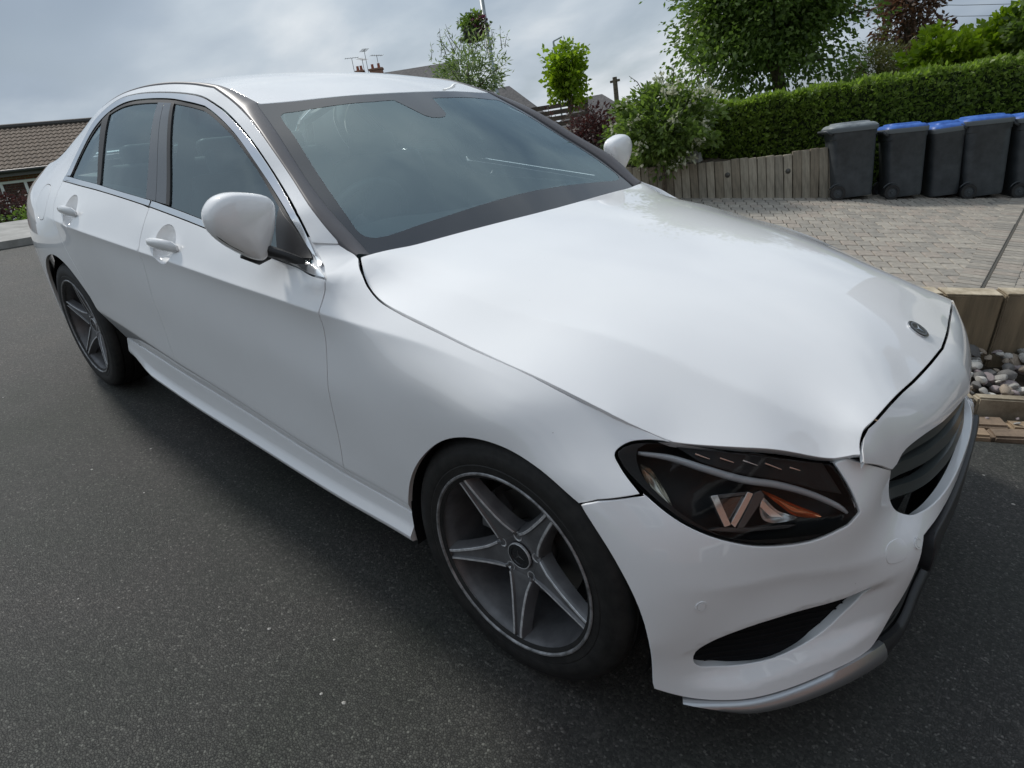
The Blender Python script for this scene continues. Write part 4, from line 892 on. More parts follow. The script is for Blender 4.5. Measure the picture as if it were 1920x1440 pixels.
# ---- cabin
mb=MB();mb.box((-1.55,0,.30),(1.95,1.5,.04));mb.build('cabin_floor',FABRIC,car)
V=[];Fc=[];ys=np.linspace(-.74,.74,21);pr=[(-.60,.90),(-.68,.925),(-.82,.945),(-.95,.945),(-1.02,.925),(-1.05,.88),(-1.03,.75),(-.98,.55)]
for y in ys:
    b=.022*math.exp(-((y+.36)/.17)**2)
    for j,(x,z) in enumerate(pr): V.append((x-.03*(y/.74)**2,y,z+(b if 1<j<6 else 0)))
m_=len(pr)
for i in range(len(ys)-1):
    for j in range(m_-1): Fc.append((i*m_+j,i*m_+j+1,(i+1)*m_+j+1,(i+1)*m_+j))
mesh('dashboard',V,Fc,DASH,car)
def seat(x,y,wd,name='seat'):
    s_=empty(name,(x,y,.30),parent=car)
    def cushion(nm,c,d,ang,par):
        bm=bmesh.new();bmesh.ops.create_cube(bm,size=1);bmesh.ops.scale(bm,vec=d,verts=bm.verts)
        bmesh.ops.bevel(bm,geom=list(bm.edges),offset=min(d)*.38,segments=4,affect='EDGES',profile=.6)
        bmesh.ops.rotate(bm,cent=(0,0,0),matrix=Matrix.Rotation(ang,3,'Y'),verts=bm.verts);bmesh.ops.translate(bm,vec=c,verts=bm.verts)
        me=bpy.data.meshes.new(nm);bm.to_mesh(me);bm.free();me.materials.append(FABRIC);me.polygons.foreach_set('use_smooth',[True]*len(me.polygons))
        return link(bpy.data.objects.new(nm,me),par)
    cushion('seat_cushion',(0,0,.16),(.50,wd,.18),math.radians(-8),s_)
    cushion('seat_back',(-.34,0,.47),(.16,wd,.64),math.radians(-20),s_)
    return s_,cushion
for y in (-.36,.36):
    s_,cu=seat(-1.45,y,.50);cu('head_restraint',(-.46,0,.80),(.10,.24,.15),math.radians(-12),s_)
s_,cu=seat(-2.30,0,1.25,'rear_seat')
for y in (-.38,0,.38): cu('head_restraint',(-.46,y,.80),(.10,.24,.13),math.radians(-12),s_)
MB().box((-2.92,0,1.02),(.42,1.3,.03)).build('parcel_shelf',FABRIC,car)
st=empty('steering_wheel',(-1.10,-.36,.92),(0,math.radians(-62),0),car)
mb=MB();mb.tube([(.185*math.cos(t),.185*math.sin(t),0) for t in np.linspace(0,2*math.pi,37)],.015,8,cap=False);mb.build('wheel_rim',FABRIC,st,smooth=True)
mb=MB()
for a in (0,math.pi,-math.pi/2): mb.tube([(0,0,-.02),(.18*math.cos(a),.18*math.sin(a),0)],[.03,.014],6)
mb.lathe([(.001,.02),(.05,.015),(.07,-.01),(.05,-.05)],20);mb.build('wheel_boss',FABRIC,st)
V=[];Fc=[];n=24
mb=MB();mb.tube([(-1.045,-.0,1.262),(-1.06,0,1.235)],.012,8);mb.build('interior_mirror_stalk',SATIN,car)
mi=empty('interior_mirror',(-1.085,0,1.215),(0,math.radians(-12),math.radians(8)),car)
MB().box((0,0,0),(.03,.23,.062)).build('mirror_case',SATIN,mi)
# headlining and pillars inside
hq=np.array([(-1.30,-.53),(-1.30,.53),(-2.60,.50),(-2.60,-.50)]);panel('headlining',RO,hq,car,LINER,gap=0,off=-.03,depth=0,h=.1)
for s in (-1,1):
    mb=MB();mb.tube([(-1.68,s*.75,.95),(-1.80,s*.555,1.33)],[.035,.03],6);mb.tube([(-.72,s*.70,.97),(-1.05,s*.62,1.17),(-1.34,s*.545,1.315),(-1.75,s*.545,1.365),(-2.3,s*.54,1.36),(-2.75,s*.56,1.22),(-2.95,s*.68,1.05)],.024,6);mb.build('inner_pillar',LINER,car)
    MB().box((-1.22,s*.775,.645),(.86,.05,.60)).build('door_card',FABRIC,car);MB().box((-2.17,s*.775,.74),(.95,.05,.62)).build('door_card',FABRIC,car)
# ================================================================ GROUND
def flat(name,pts,z,m,kind='structure',thick=0):
    o=mesh(name,T(np.c_[np.array(pts,float),np.full(len(pts),z)]),[tuple(range(len(pts)))],m,smooth=False);return tag(o,kind=kind)
# tarmac: stones of several greys set in bitumen, patches of damp and moss
TAR=bpy.data.materials.new('tarmac');TAR.use_nodes=True;t=TAR.node_tree;b=bsdf(TAR)
tcn=N(t,'ShaderNodeTexCoord')
vo=N(t,'ShaderNodeTexVoronoi',inp={'Scale':165.0,'Randomness':1.0});L(t,tcn,'Object',vo,'Vector')
vd=N(t,'ShaderNodeTexVoronoi',feature='DISTANCE_TO_EDGE',inp={'Scale':165.0});L(t,tcn,'Object',vd,'Vector')
sepc=N(t,'ShaderNodeSeparateColor');L(t,vo,'Color',sepc,0)
st=N(t,'ShaderNodeValToRGB');ramp(st,[(0,(.026,.026,.025,1)),(.35,(.038,.038,.036,1)),(.72,(.056,.055,.052,1)),(.95,(.078,.077,.072,1)),(1,(.14,.137,.13,1))]);L(t,sepc,0,st,0)
ed=N(t,'ShaderNodeMapRange',inp={'From Min':.0,'From Max':.14,'To Min':.35});L(t,vd,'Distance',ed,0)
n3=N(t,'ShaderNodeTexNoise',inp={'Scale':330.0,'Detail':3.0});L(t,tcn,'Object',n3,'Vector')
mxa=N(t,'ShaderNodeMix',data_type='RGBA');mxa.inputs[6].default_value=(.024,.024,.023,1);L(t,ed,0,mxa,0);L(t,st,0,mxa,7)
pn=N(t,'ShaderNodeTexNoise',inp={'Scale':1.1,'Detail':5.0,'Roughness':.6});L(t,tcn,'Object',pn,'Vector')
pr_=N(t,'ShaderNodeValToRGB');ramp(pr_,[(.30,(.66,.74,.62,1)),(.42,(.90,.94,.86,1)),(.55,(1.05,1.02,.98,1)),(.70,(1.32,1.22,1.12,1))]);L(t,pn,0,pr_,0)
mu=N(t,'ShaderNodeMix',data_type='RGBA',blend_type='MULTIPLY');mu.inputs[0].default_value=1;L(t,mxa,2,mu,6);L(t,pr_,0,mu,7)
L(t,mu,2,b,'Base Color');b.inputs['Roughness'].default_value=.72;b.inputs['Specular IOR Level'].default_value=.45
hgt=N(t,'ShaderNodeMath',operation='MULTIPLY_ADD');hgt.inputs[1].default_value=.6;L(t,ed,0,hgt,0);L(t,sepc,1,hgt,2)
hg2=N(t,'ShaderNodeMath',operation='MULTIPLY_ADD');hg2.inputs[1].default_value=.35;L(t,n3,0,hg2,0);L(t,hgt,0,hg2,2)
bp=N(t,'ShaderNodeBump',inp={'Strength':.9,'Distance':.004});L(t,hg2,0,bp,'Height');L(t,bp,0,b,'Normal')
GRASS=mat('grass',(.07,.11,.03),.8);noisy(GRASS,6,(.035,.06,.018),(.10,.15,.04),.3,.7,bump=.6,bscale=60,dist=.03)
SOIL=mat('soil_bank',(.06,.045,.03),.9);noisy(SOIL,8,(.03,.024,.016),(.09,.065,.042),bump=.6,bscale=40,dist=.03)
CONC=mat('concrete_path',(.30,.29,.27),.85);noisy(CONC,5,(.22,.215,.20),(.34,.33,.31),bump=.25,bscale=90,dist=.004)
# terrain sheet far below everything else
def terr(x,y):
    s=np.clip(-.1607*x,-2.2,1.55+0*x);far=sstep(np.hypot(x,y),25,90)
    return s+.0152*np.clip(y,-10,10)-.42+far*.6
gx=np.r_[np.linspace(-400,-40,8),np.linspace(-36,24,41),np.linspace(30,400,8)];gy=np.r_[np.linspace(-400,-36,8),np.linspace(-30,36,41),np.linspace(42,400,8)]
GX,GY=np.meshgrid(gx,gy,indexing='ij');V=np.c_[GX.ravel(),GY.ravel(),terr(GX,GY).ravel()];ny=len(gy)
Fc=[(i*ny+j,(i+1)*ny+j,(i+1)*ny+j+1,i*ny+j+1) for i in range(len(gx)-1) for j in range(ny-1)]
tag(mesh('ground',V,Fc,GRASS),kind='structure')
U28=np.array([.883,.469]);N28=np.array([-.469,.883])
def ab(a,b): return U28*a+N28*b                 # coordinates along / across the neighbour's plot
# road (car plane): bounded by the brick course on the far side
rp=[(-7.6,-9),(6,-9),(6,3.86),*[tuple(ab(a,.605)) for a in (4.2,2,.5)],(-1.2,.62+.55),(-7.6,1.9)]
flat('road',rp,0.0,TAR)
flat('footpath',[(-9.2,-9),(-7.72,-9),(-7.72,6),(-9.2,6)],.05,CONC)
kb=tag(MB().build('kerb',CONC) if False else mesh('kerb',T([(x,y,z) for x in (-7.72,-7.60) for y in (-9,6) for z in (-.1,.075)]),[(0,1,3,2),(4,6,7,5),(1,5,7,3),(0,2,6,4),(2,3,7,6)],CONC,smooth=False),kind='structure')
vg=[(-9.2,-9,1.28+.15),(-9.2,6,1.28+.15),(-13.5,6,1.62),(-13.5,-9,1.62),(-34,6,1.75),(-34,-9,1.75)]
tag(mesh('verge',[(x,y,z) for x,y,z in vg],[(0,1,2,3),(3,2,4,5)],GRASS,smooth=False),kind='structure')
# ---- neighbour's plot: brick course, edging, stones, sleeper wall
BRICK=[mat('edging_brick_%s'%n,c,.85) for n,c in (('buff',(.34,.25,.16)),('tan',(.28,.20,.13)),('brown',(.22,.16,.11)))]
for m_,c in zip(BRICK,((.34,.25,.16),(.28,.20,.13),(.22,.16,.11))): noisy(m_,14,tuple(k*.65 for k in c),tuple(k*1.15 for k in c),bump=.5,bscale=90,dist=.004)
def rbox(name,d,m,par=None,bev=.008,jit=.0,seg=2):
    bm=bmesh.new();bmesh.ops.create_cube(bm,size=1);bmesh.ops.scale(bm,vec=d,verts=bm.verts)
    for v in bm.verts: v.co+=Vector([rng.uniform(-jit,jit) for _ in range(3)])
    bmesh.ops.bevel(bm,geom=list(bm.edges),offset=bev,segments=seg,affect='EDGES')
    me=bpy.data.meshes.new(name);bm.to_mesh(me);bm.free();me.materials.append(m);me.polygons.foreach_set('use_smooth',[True]*len(me.polygons));me.set_sharp_from_angle(angle=math.radians(40))
    return me
def place(me,name,P,par,yaw=0,tilt=None,m=None):
    """link a mesh standing on the sloping car plane"""
    o=bpy.data.objects.new(name,me);link(o,par);R=Matrix(M.tolist()).to_4x4()@Matrix.Rotation(yaw,4,'Z')
    if tilt is not None:R=R@Matrix.Rotation(tilt[0],4,'X')@Matrix.Rotation(tilt[1],4,'Y')
    o.matrix_world=Matrix.Translation(Vector(T(P)))@R
    return o
def child(me,name,P,par,R=None):
    o=bpy.data.objects.new(name,me);link(o,par);o.matrix_local=Matrix.Translation(Vector(P))@(R.to_4x4() if R is not None else Matrix.Identity(4));return o
A28=math.radians(28)
base=empty('brick_edging');base.matrix_world=M4@Matrix.Rotation(A28,4,'Z')      # children in (a,b,z) of the plot
tag(base,'double row of buff edging bricks along the tarmac beside the gravel bed','edging')
bms=[rbox('brick',(.205,.078,.07),m_,bev=.009,jit=.004) for m_ in BRICK for _ in range(2)]
for r in range(2):
    for i in range(14):
        a=.30+.213*i+(.1 if r else 0);child(bms[rng.randrange(6)],'brick',(a+rng.uniform(-.004,.004),.655+.088*r+rng.uniform(-.004,.004),-.012+rng.uniform(-.004,.004)),base,Matrix.Rotation(rng.uniform(-.02,.02),3,'Z'))
EDG=mat('weathered_edging',(.30,.25,.18),.9);noisy(EDG,9,(.16,.13,.09),(.36,.31,.23),bump=.4,bscale=60,dist=.004)
ed_=empty('kerb_edging');ed_.matrix_world=base.matrix_world.copy();tag(ed_,'low weathered kerb edging holding back the pale stones below the sleeper wall','edging')
for i in range(5): child(rbox('edging_stone',(.60,.062,.16),EDG,bev=.008,jit=.003),'edging_stone',(.35+.606*i,.838,.015),ed_)
# bed with stones
gb=empty('gravel_bed');gb.matrix_world=base.matrix_world.copy();tag(gb,'bed of loose pale stones between the kerb edging and the sleeper wall','stones')
mesh('bed_soil',[(.1,.86,.045),(3.4,.86,.045),(3.4,1.26,.075),(.1,1.26,.075)],[(0,1,2,3)],SOIL,gb,smooth=False)
STN=[mat('stone_'+n,c,.75) for n,c in (('grey',(.30,.29,.27)),('mauve',(.30,.25,.25)),('white',(.52,.50,.46)),('tan',(.33,.27,.21)),('dark',(.14,.135,.13)))]
for m_ in STN:
    c=bsdf(m_).inputs['Base Color'].default_value[:3];noisy(m_,25,tuple(k*.65 for k in c),tuple(min(1,k*1.2) for k in c),bump=.4,bscale=120,dist=.004)
stones=[]
for k in range(15):
    bm=bmesh.new();bmesh.ops.create_icosphere(bm,subdivisions=2,radius=1)
    f=[Vector([rng.uniform(-1,1) for _ in range(3)]).normalized() for _ in range(7)];fd=[rng.uniform(.55,.85) for _ in f]
    for v in bm.verts:
        for n_,d_ in zip(f,fd):
            e=v.co.dot(n_)-d_
            if e>0:v.co-=n_*e*.9
        v.co*=1+rng.uniform(-.03,.03);v.co.z*=.72;v.co.x*=1.15
    me=bpy.data.meshes.new('stone');bm.to_mesh(me);bm.free();me.materials.append(STN[k%5]);me.polygons.foreach_set('use_smooth',[True]*len(me.polygons));me.set_sharp_from_angle(angle=math.radians(32));stones.append(me)
def add_stone(a,b,z,r):
    o=child(stones[rng.randrange(15)],'stone',(a,b,z),gb);o.scale=(r,r*rng.uniform(.75,1),r*rng.uniform(.7,1));o.rotation_euler=(rng.uniform(-.5,.5),rng.uniform(-.5,.5),rng.uniform(0,6.28))
for i in range(270):
    a=rng.uniform(1.25,2.25);b=rng.uniform(.885,1.21);add_stone(a,b,.062+.075*(b-.88)/.32+rng.uniform(-.005,.030),rng.choice((.014,.019,.024,.030,.040))*rng.uniform(.85,1.15))
for i in range(28): add_stone(rng.uniform(.5,2.2),rng.uniform(.70,.80),.028,rng.uniform(.006,.013))
# sleeper wall: upright sleepers
WOOD=[]
for i,c in enumerate(((.21,.165,.105),(.24,.19,.125),(.19,.15,.10))):
    m_=mat('sleeper_timber_%s'%'abc'[i],c,.8);noisy(m_,3.0,tuple(k*.62 for k in c),tuple(k*1.35 for k in c),.3,.72,bump=.5,bscale=18,dist=.008,stretch=(9,9,1.0));WOOD.append(m_)
CAPW=mat('sleeper_top_sunlit',(.42,.35,.25),.85);noisy(CAPW,14,(.26,.21,.14),(.50,.43,.32),bump=.4,bscale=60,dist=.005)  # tops paler than the faces: sunlit brightness put into the colour
wall=empty('sleeper_wall');wall.matrix_world=base.matrix_world.copy();tag(wall,'low retaining wall of upright timber sleepers with tops coloured paler as if sunlit','wall')
for i in range(13):
    a=-.18+.247*i+.03;o=child(rbox('sleeper',(.240,.115,.62),WOOD[i%3],bev=.006,jit=.003),'sleeper',(a,1.275+rng.uniform(-.004,.004),.115+rng.uniform(-.006,.006)),wall)
    c_=child(rbox('sleeper_top',(.232,.107,.006),CAPW,bev=.002,jit=.002),'sleeper_top',(0,0,.3115),o)
# ---- block paved drive, lower than the road, behind the wall
DZ=-.17
JOINT=mat('paving_joint',(.10,.092,.08),.95);noisy(JOINT,20,(.06,.056,.048),(.13,.12,.10))
dr_pts=[ab(a,b) for a,b in ((-2.5,1.34),(8,1.34),(8,8.9),(-2.5,8.9))]
drive=tag(mesh('driveway',T([(x,y,DZ-.012) for x,y in dr_pts]),[(0,1,2,3)],JOINT,smooth=False),kind='structure')
PAVE=[]
for i,c in enumerate(((.30,.27,.23),(.275,.25,.215),(.325,.295,.25),(.25,.23,.20),(.30,.26,.22))):
    m_=mat('paver_%s'%'abcde'[i],c,.9);noisy(m_,16,tuple(k*.78 for k in c),tuple(k*1.12 for k in c),bump=.35,bscale=110,dist=.003);PAVE.append(m_)
BW,BD=.138,.205
pme=[]
for i in range(10):
    bm=bmesh.new();w,d=BW-.009,BD-.009;sh=.0
    vs=[bm.verts.new((x*(.5 if z<0 else .5-.006/w)*w*1.0,y*(.5 if z<0 else .5-.006/d)*d,z)) for z in (-.03,.0) for x,y in ((-1,-1),(1,-1),(1,1),(-1,1))]
    mid=[bm.verts.new((x*.5*w,y*.5*d,-.006)) for x,y in ((-1,-1),(1,-1),(1,1),(-1,1))]
    bm.faces.new(vs[4:8])
    for k in range(4):
        j=(k+1)%4;bm.faces.new((mid[k],mid[j],vs[4+j],vs[4+k]));bm.faces.new((vs[k],vs[j],mid[j],mid[k]))
    me=bpy.data.meshes.new('paver');bm.to_mesh(me);bm.free();me.materials.append(PAVE[i%5]);pme.append(me)
RA=math.radians(24);ru=np.array([math.cos(RA),math.sin(RA)]);JA=math.radians(104);rn=np.array([math.cos(JA),math.sin(JA)])
dv_inv=np.linalg.inv(np.array([U28,N28]).T)
CAMC=np.array([.7798,-1.743,1.358])   # camera in the car frame, only to sort blocks by how near they lie
blocks=[]
for r in range(-20,45):
    for k in range(-60,60):
        q=np.array([.30,3.6])+rn*(r*BD)+ru*((k+(r%2)*.5)*BW+ .02*((r*7)%5)/5);a_,b_=dv_inv@q
        if not(-2.4<a_<7.9 and 1.42<b_<8.8): continue
        if abs(q[0]-.51)<.10: continue
        blocks.append((q,float(np.linalg.norm(np.array([*q,DZ])-CAMC))))
# strips of blocks beside the drain
drain_blocks=[]
for y in np.arange(1.9,9.3,.105):
    for x in (.41,.61): drain_blocks.append(np.array([x,y]))
def in_view(q):   # roughly what can be seen past the car and the wall
    P=np.array([*q,DZ])-CAMC;Fc_=np.array([-.593,.681,-.43]);d=P@Fc_;return 4.7<d<10 and -3.2<q[0]<.9 and q[1]>3.7
blocks.sort(key=lambda e:(not in_view(e[0]),e[1]))
sk=math.tan(JA-RA-math.pi/2)
def paver_at(q,par,yaw,me,sc=(1,1,1)):
    o=place(me,'paver',(q[0],q[1],DZ+rng.uniform(-.002,.002)+(.004 if sc[0]!=1 else 0)),None,yaw+rng.uniform(-.012,.012),(rng.uniform(-.008,.008),rng.uniform(-.008,.008)))
    mwx=o.matrix_world.copy();o.parent=par;o.matrix_world=mwx@Matrix.Diagonal((*sc,1));return o
near=blocks[:240];rest=blocks[240:]
for q,_ in near: paver_at(q,drive,RA,pme[rng.randrange(10)])
dn=[q for q in drain_blocks if 3.7<q[1]<6.9];dr_=[q for q in drain_blocks if not(3.7<q[1]<6.9)]
for q in dn: paver_at(q,drive,math.pi/2,pme[rng.randrange(10)],(.70,.90,1))
mbs=[MB() for _ in range(5)]
def quick(q,yaw,w,d,i):
    c,s=math.cos(yaw),math.sin(yaw);V=[]
    for z,g in ((-.03,0),(-.006,0),(0,.006)):
        for x,y in ((-1,-1),(1,-1),(1,1),(-1,1)):
            lx,ly=x*(w/2-g),y*(d/2-g);V.append((q[0]+lx*c-ly*s,q[1]+lx*s+ly*c,DZ+z+dzz))
    mbs[i].add(T(V),[(8,9,10,11)]+[(4+k,4+(k+1)%4,8+(k+1)%4,8+k) for k in range(4)]+[(k,(k+1)%4,4+(k+1)%4,4+k) for k in range(4)])
for q,_ in rest: dzz=rng.uniform(-.002,.002);quick(q,RA+rng.uniform(-.01,.01),BW-.009,BD-.009,rng.randrange(5))
for q in dr_: dzz=.004;quick(q,math.pi/2,.098,.185,rng.randrange(5))
V=[];Fc=[];mi=[]
for i,mb in enumerate(mbs):
    bz=len(V);V+=mb.v;Fc+=[tuple(bz+k for k in f) for f in mb.f];mi+=[i]*len(mb.f)
far=mesh('far_pavers',V,Fc,PAVE,drive,smooth=False);far.data.polygons.foreach_set('material_index',mi);far['kind']='stuff'
DRN=mat('drain_iron',(.07,.065,.055),.8)
dr=tag(mesh('drain_channel',T([(x,y,DZ+z) for y in (1.8,9.2) for x,z in ((.503,.005),(.503,.0055),(.517,.0055),(.517,.005))]),[(0,1,5,4),(1,2,6,5),(2,3,7,6)],DRN,smooth=False),'narrow dark drain channel running up the block paved drive','drain')
# ================================================================ PLANTS
def leaf_mat(name,dark,light,trans=.35,tcol=None,rough=.45):
    m=bpy.data.materials.new(name);m.use_nodes=True;t=m.node_tree;b=bsdf(m);o=[n for n in t.nodes if n.type=='OUTPUT_MATERIAL'][0]
    at=N(t,'ShaderNodeAttribute');at.attribute_name='tone';r=N(t,'ShaderNodeValToRGB');ramp(r,[(0,(*dark,1)),(1,(*light,1))]);L(t,at,'Fac',r,0)
    L(t,r,0,b,'Base Color');b.inputs['Roughness'].default_value=rough;b.inputs['Specular IOR Level'].default_value=.35
    tl=N(t,'ShaderNodeBsdfTranslucent');mm=N(t,'ShaderNodeMixShader');mm.inputs[0].default_value=trans
    gm=N(t,'ShaderNodeMix',data_type='RGBA',blend_type='MULTIPLY');gm.inputs[0].default_value=1;gm.inputs[7].default_value=(*(tcol or (1.3,1.5,.7)),1);L(t,r,0,gm,6);L(t,gm,2,tl,0)
    L(t,b,0,mm,1);L(t,tl,0,mm,2);L(t,mm,0,o,0);return m
def leaves(name,P,size,m,par,dirs=None,aspect=.5,tone=None,droop=.3,var=.35):
    """one diamond leaf per point"""
    n=len(P);P=np.array(P,float);d=nrng.normal(size=(n,3)) if dirs is None else np.array(dirs,float)+nrng.normal(size=(n,3))*.6
    d[:,2]-=droop*.5;d/=np.linalg.norm(d,axis=1)[:,None]
    r=nrng.normal(size=(n,3));s=np.cross(d,r);s/=np.maximum(np.linalg.norm(s,axis=1),1e-6)[:,None]
    l=size*(1+var*nrng.uniform(-1,1,n));u=np.cross(s,d)
    V=np.empty((n,4,3));V[:,0]=P;V[:,1]=P+d*(l*.45)[:,None]+s*(l*aspect*.5)[:,None]+u*(l*.06)[:,None];V[:,2]=P+d*l[:,None];V[:,3]=P+d*(l*.45)[:,None]-s*(l*aspect*.5)[:,None]+u*(l*.06)[:,None]
    me=bpy.data.meshes.new(name);me.vertices.add(4*n);me.vertices.foreach_set('co',V.reshape(-1));me.loops.add(4*n);me.loops.foreach_set('vertex_index',np.arange(4*n));me.polygons.add(n)
    me.polygons.foreach_set('loop_start',np.arange(0,4*n,4));me.polygons.foreach_set('loop_total',np.full(n,4));me.update()
    a=me.attributes.new('tone','FLOAT','FACE');a.data.foreach_set('value',np.clip(tone if tone is not None else nrng.uniform(0,1,n),0,1).astype(np.float32))
    me.materials.append(m);o=link(bpy.data.objects.new(name,me),par);o['kind']='stuff';return o
BARK=mat('bark',(.09,.07,.05),.9);noisy(BARK,12,(.05,.04,.03),(.14,.11,.08),bump=.7,bscale=40,dist=.01)
def clumps(c,rad,nc,per,cr_=.28,shell=.55,flat_bottom=False):
    """points gathered in clumps through an ellipsoid, and a direction outwards"""
    out=[];dirs=[];c=np.array(c,float);rad=np.array(rad,float)
    for i in range(nc):
        v=nrng.normal(size=3);v/=np.linalg.norm(v);rr=(shell+(1-shell)*nrng.uniform())*nrng.uniform(.75,1.08) if nrng.uniform()<.8 else nrng.uniform(.1,.6)
        q=c+v*rad*rr
        if flat_bottom and q[2]<c[2]-rad[2]*.75: q[2]=c[2]-rad[2]*nrng.uniform(.5,.75)
        k=int(per*nrng.uniform(.5,1.5));R=rad.mean()*cr_*nrng.uniform(.6,1.3)
        p_=q+np.clip(nrng.normal(size=(k,3)),-1.7,1.7)*R*np.array([.6,.6,.45]);out.append(p_);dirs.append(np.tile(v,(k,1))*.8+(p_-q)/max(R,1e-3)*.5)
    return np.concatenate(out),np.concatenate(dirs)
def tree(name,base,crown_c,rad,nc,per,leaf,m,label,cat='tree',trunk=.12,group=None,cr_=.28,shell=.5,aspect=.5,limbs=7,bare=0,sprigs=0,droop=.3):
    r=empty(name,base);tag(r,label,cat,group);b=np.array(base,float);cc=np.array(crown_c,float)-b
    P,D=clumps(cc,rad,nc,per,cr_,shell)
    tw=MB();top=cc+np.array([0,0,rad[2]*.3]);mid=cc*np.array([.5,.5,.55])+np.array([rng.uniform(-.05,.05),rng.uniform(-.05,.05),0])
    tw.tube([np.zeros(3)-[0,0,.3],mid*.5,mid,cc*.8+top*.2,top],[trunk*1.2,trunk,trunk*.85,trunk*.55,trunk*.15],8);tw.build('trunk',BARK,r,smooth=True)
    bl=MB()
    for i in range(limbs):
        q=P[nrng.integers(len(P))];s=mid*(1-.0)+(cc-mid)*nrng.uniform(0,.8);h=(s+q)/2+np.array([0,0,.08*np.linalg.norm(q-s)]);bl.tube([s,h,q],[trunk*.4,trunk*.22,trunk*.07],5)
    bl.build('branches',BARK,r,smooth=True)['kind']='stuff'
    tone=np.clip(.5+.25*nrng.normal(size=len(P))+.25*(P[:,2]-cc[2])/rad[2]*0,0,1)
    leaves('crown',P,leaf,m,r,D,aspect,tone,droop)
    if sprigs:
        sp=[];sd=[];tb=MB()
        for i in range(sprigs):
            v=np.array([nrng.uniform(-1,1)*rad[0]*.9,nrng.uniform(-1,1)*rad[1]*.9,0]);s=cc+v+np.array([0,0,rad[2]*.6]);h=nrng.uniform(.25,.6)*rad[2]*1.1;e=s+np.array([nrng.uniform(-.2,.2),nrng.uniform(-.2,.2),h])
            tb.tube([s,(s+e)/2+nrng.normal(size=3)*.03,e],[.008,.006,.003],4);k=14
            for j in range(k):
                f=j/k;sp.append(s+(e-s)*f+nrng.normal(size=3)*.02);sd.append(nrng.normal(size=3)*[1,1,.3]+[0,0,.4])
        tb.build('twigs',BARK,r)['kind']='stuff';leaves('sprig_leaves',np.array(sp),leaf*.9,m,r,np.array(sd),aspect*.7)
    return r
LF_DARK=leaf_mat('leaf_dark_green',(.065,.105,.03),(.18,.25,.07),.45)
LF_MID=leaf_mat('leaf_mid_green',(.07,.11,.03),(.19,.26,.07),.45)
LF_LIME=leaf_mat('leaf_lime_green',(.12,.20,.012),(.28,.38,.035),.5,(1.25,1.35,.6))
LF_RED=leaf_mat('leaf_copper',(.06,.035,.022),(.16,.10,.07),.3,(1.3,1.0,.8))
LF_OLIVE=leaf_mat('leaf_olive',(.06,.068,.02),(.14,.14,.05),.35)
LF_PURP=leaf_mat('leaf_purple_brown',(.035,.016,.016),(.10,.050,.045),.3,(1.3,.9,.9))
LF_PALE=leaf_mat('leaf_pale_variegated',(.06,.10,.03),(.30,.36,.20),.4)
LF_HEDGE=leaf_mat('leaf_privet_hedge',(.10,.15,.03),(.25,.33,.075),.45)
# clipped hedge behind the bins
def hedge_mesh():
    r=empty('clipped_hedge',tuple(T([*ab(2.2,8.6),DZ])));tag(r,'long clipped green hedge behind the wheelie bins and the timber edging','hedge')
    o=np.array(r.location);a0,a1,b0,b1=-.55,8.4,8.22,9.3
    def W(a,b,z): q=T(np.array([*ab(a,b),DZ]));return np.array([q[0],q[1],z])-o
    top=lambda a:float(np.interp(a,[-.6,3,8.5],[1.66,1.62,1.52]))
    mb=MB();n=24;V=[];Fc=[]
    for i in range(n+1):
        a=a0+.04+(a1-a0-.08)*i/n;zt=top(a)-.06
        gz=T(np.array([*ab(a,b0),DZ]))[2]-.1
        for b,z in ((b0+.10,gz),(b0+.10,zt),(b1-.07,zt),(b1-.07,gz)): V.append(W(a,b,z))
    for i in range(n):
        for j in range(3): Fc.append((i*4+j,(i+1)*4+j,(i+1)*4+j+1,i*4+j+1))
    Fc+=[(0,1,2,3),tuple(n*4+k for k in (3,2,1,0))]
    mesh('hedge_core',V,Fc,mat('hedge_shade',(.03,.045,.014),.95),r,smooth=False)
    P=[];D=[]
    w3=np.array([*N28*-1,0.])
    for i in range(38000):
        a=nrng.uniform(a0,a1);zt=top(a)+.02*math.sin(a*9)+.015*math.sin(a*23);gz=T(np.array([*ab(a,b0),DZ]))[2]
        if nrng.uniform()<.74: P.append(W(a,b0+abs(nrng.normal())*.045-.015+.018*math.sin(a*7+2)+.012*math.sin(a*17),gz+(zt-gz)*nrng.uniform(0,1)));D.append(w3+[0,0,.3])
        else: P.append(W(a,nrng.uniform(b0,b1),zt-nrng.uniform(0,.06)+(.05*nrng.uniform() if nrng.uniform()<.1 else 0)));D.append([0,0,1.])
    for i in range(1500): 
        b=nrng.uniform(b0,b1);gz=T(np.array([*ab(a0,b),DZ]))[2];P.append(W(a0+nrng.uniform(-.02,.06),b,gz+(top(a0)-gz)*nrng.uniform()));D.append([*(-U28),0.2])
    P=np.array(P);tone=np.clip(.45+.25*nrng.normal(size=len(P)),0,1);leaves('hedge_leaves',P,.066,LF_HEDGE,r,np.array(D),.62,tone,.1)
hedge_mesh()
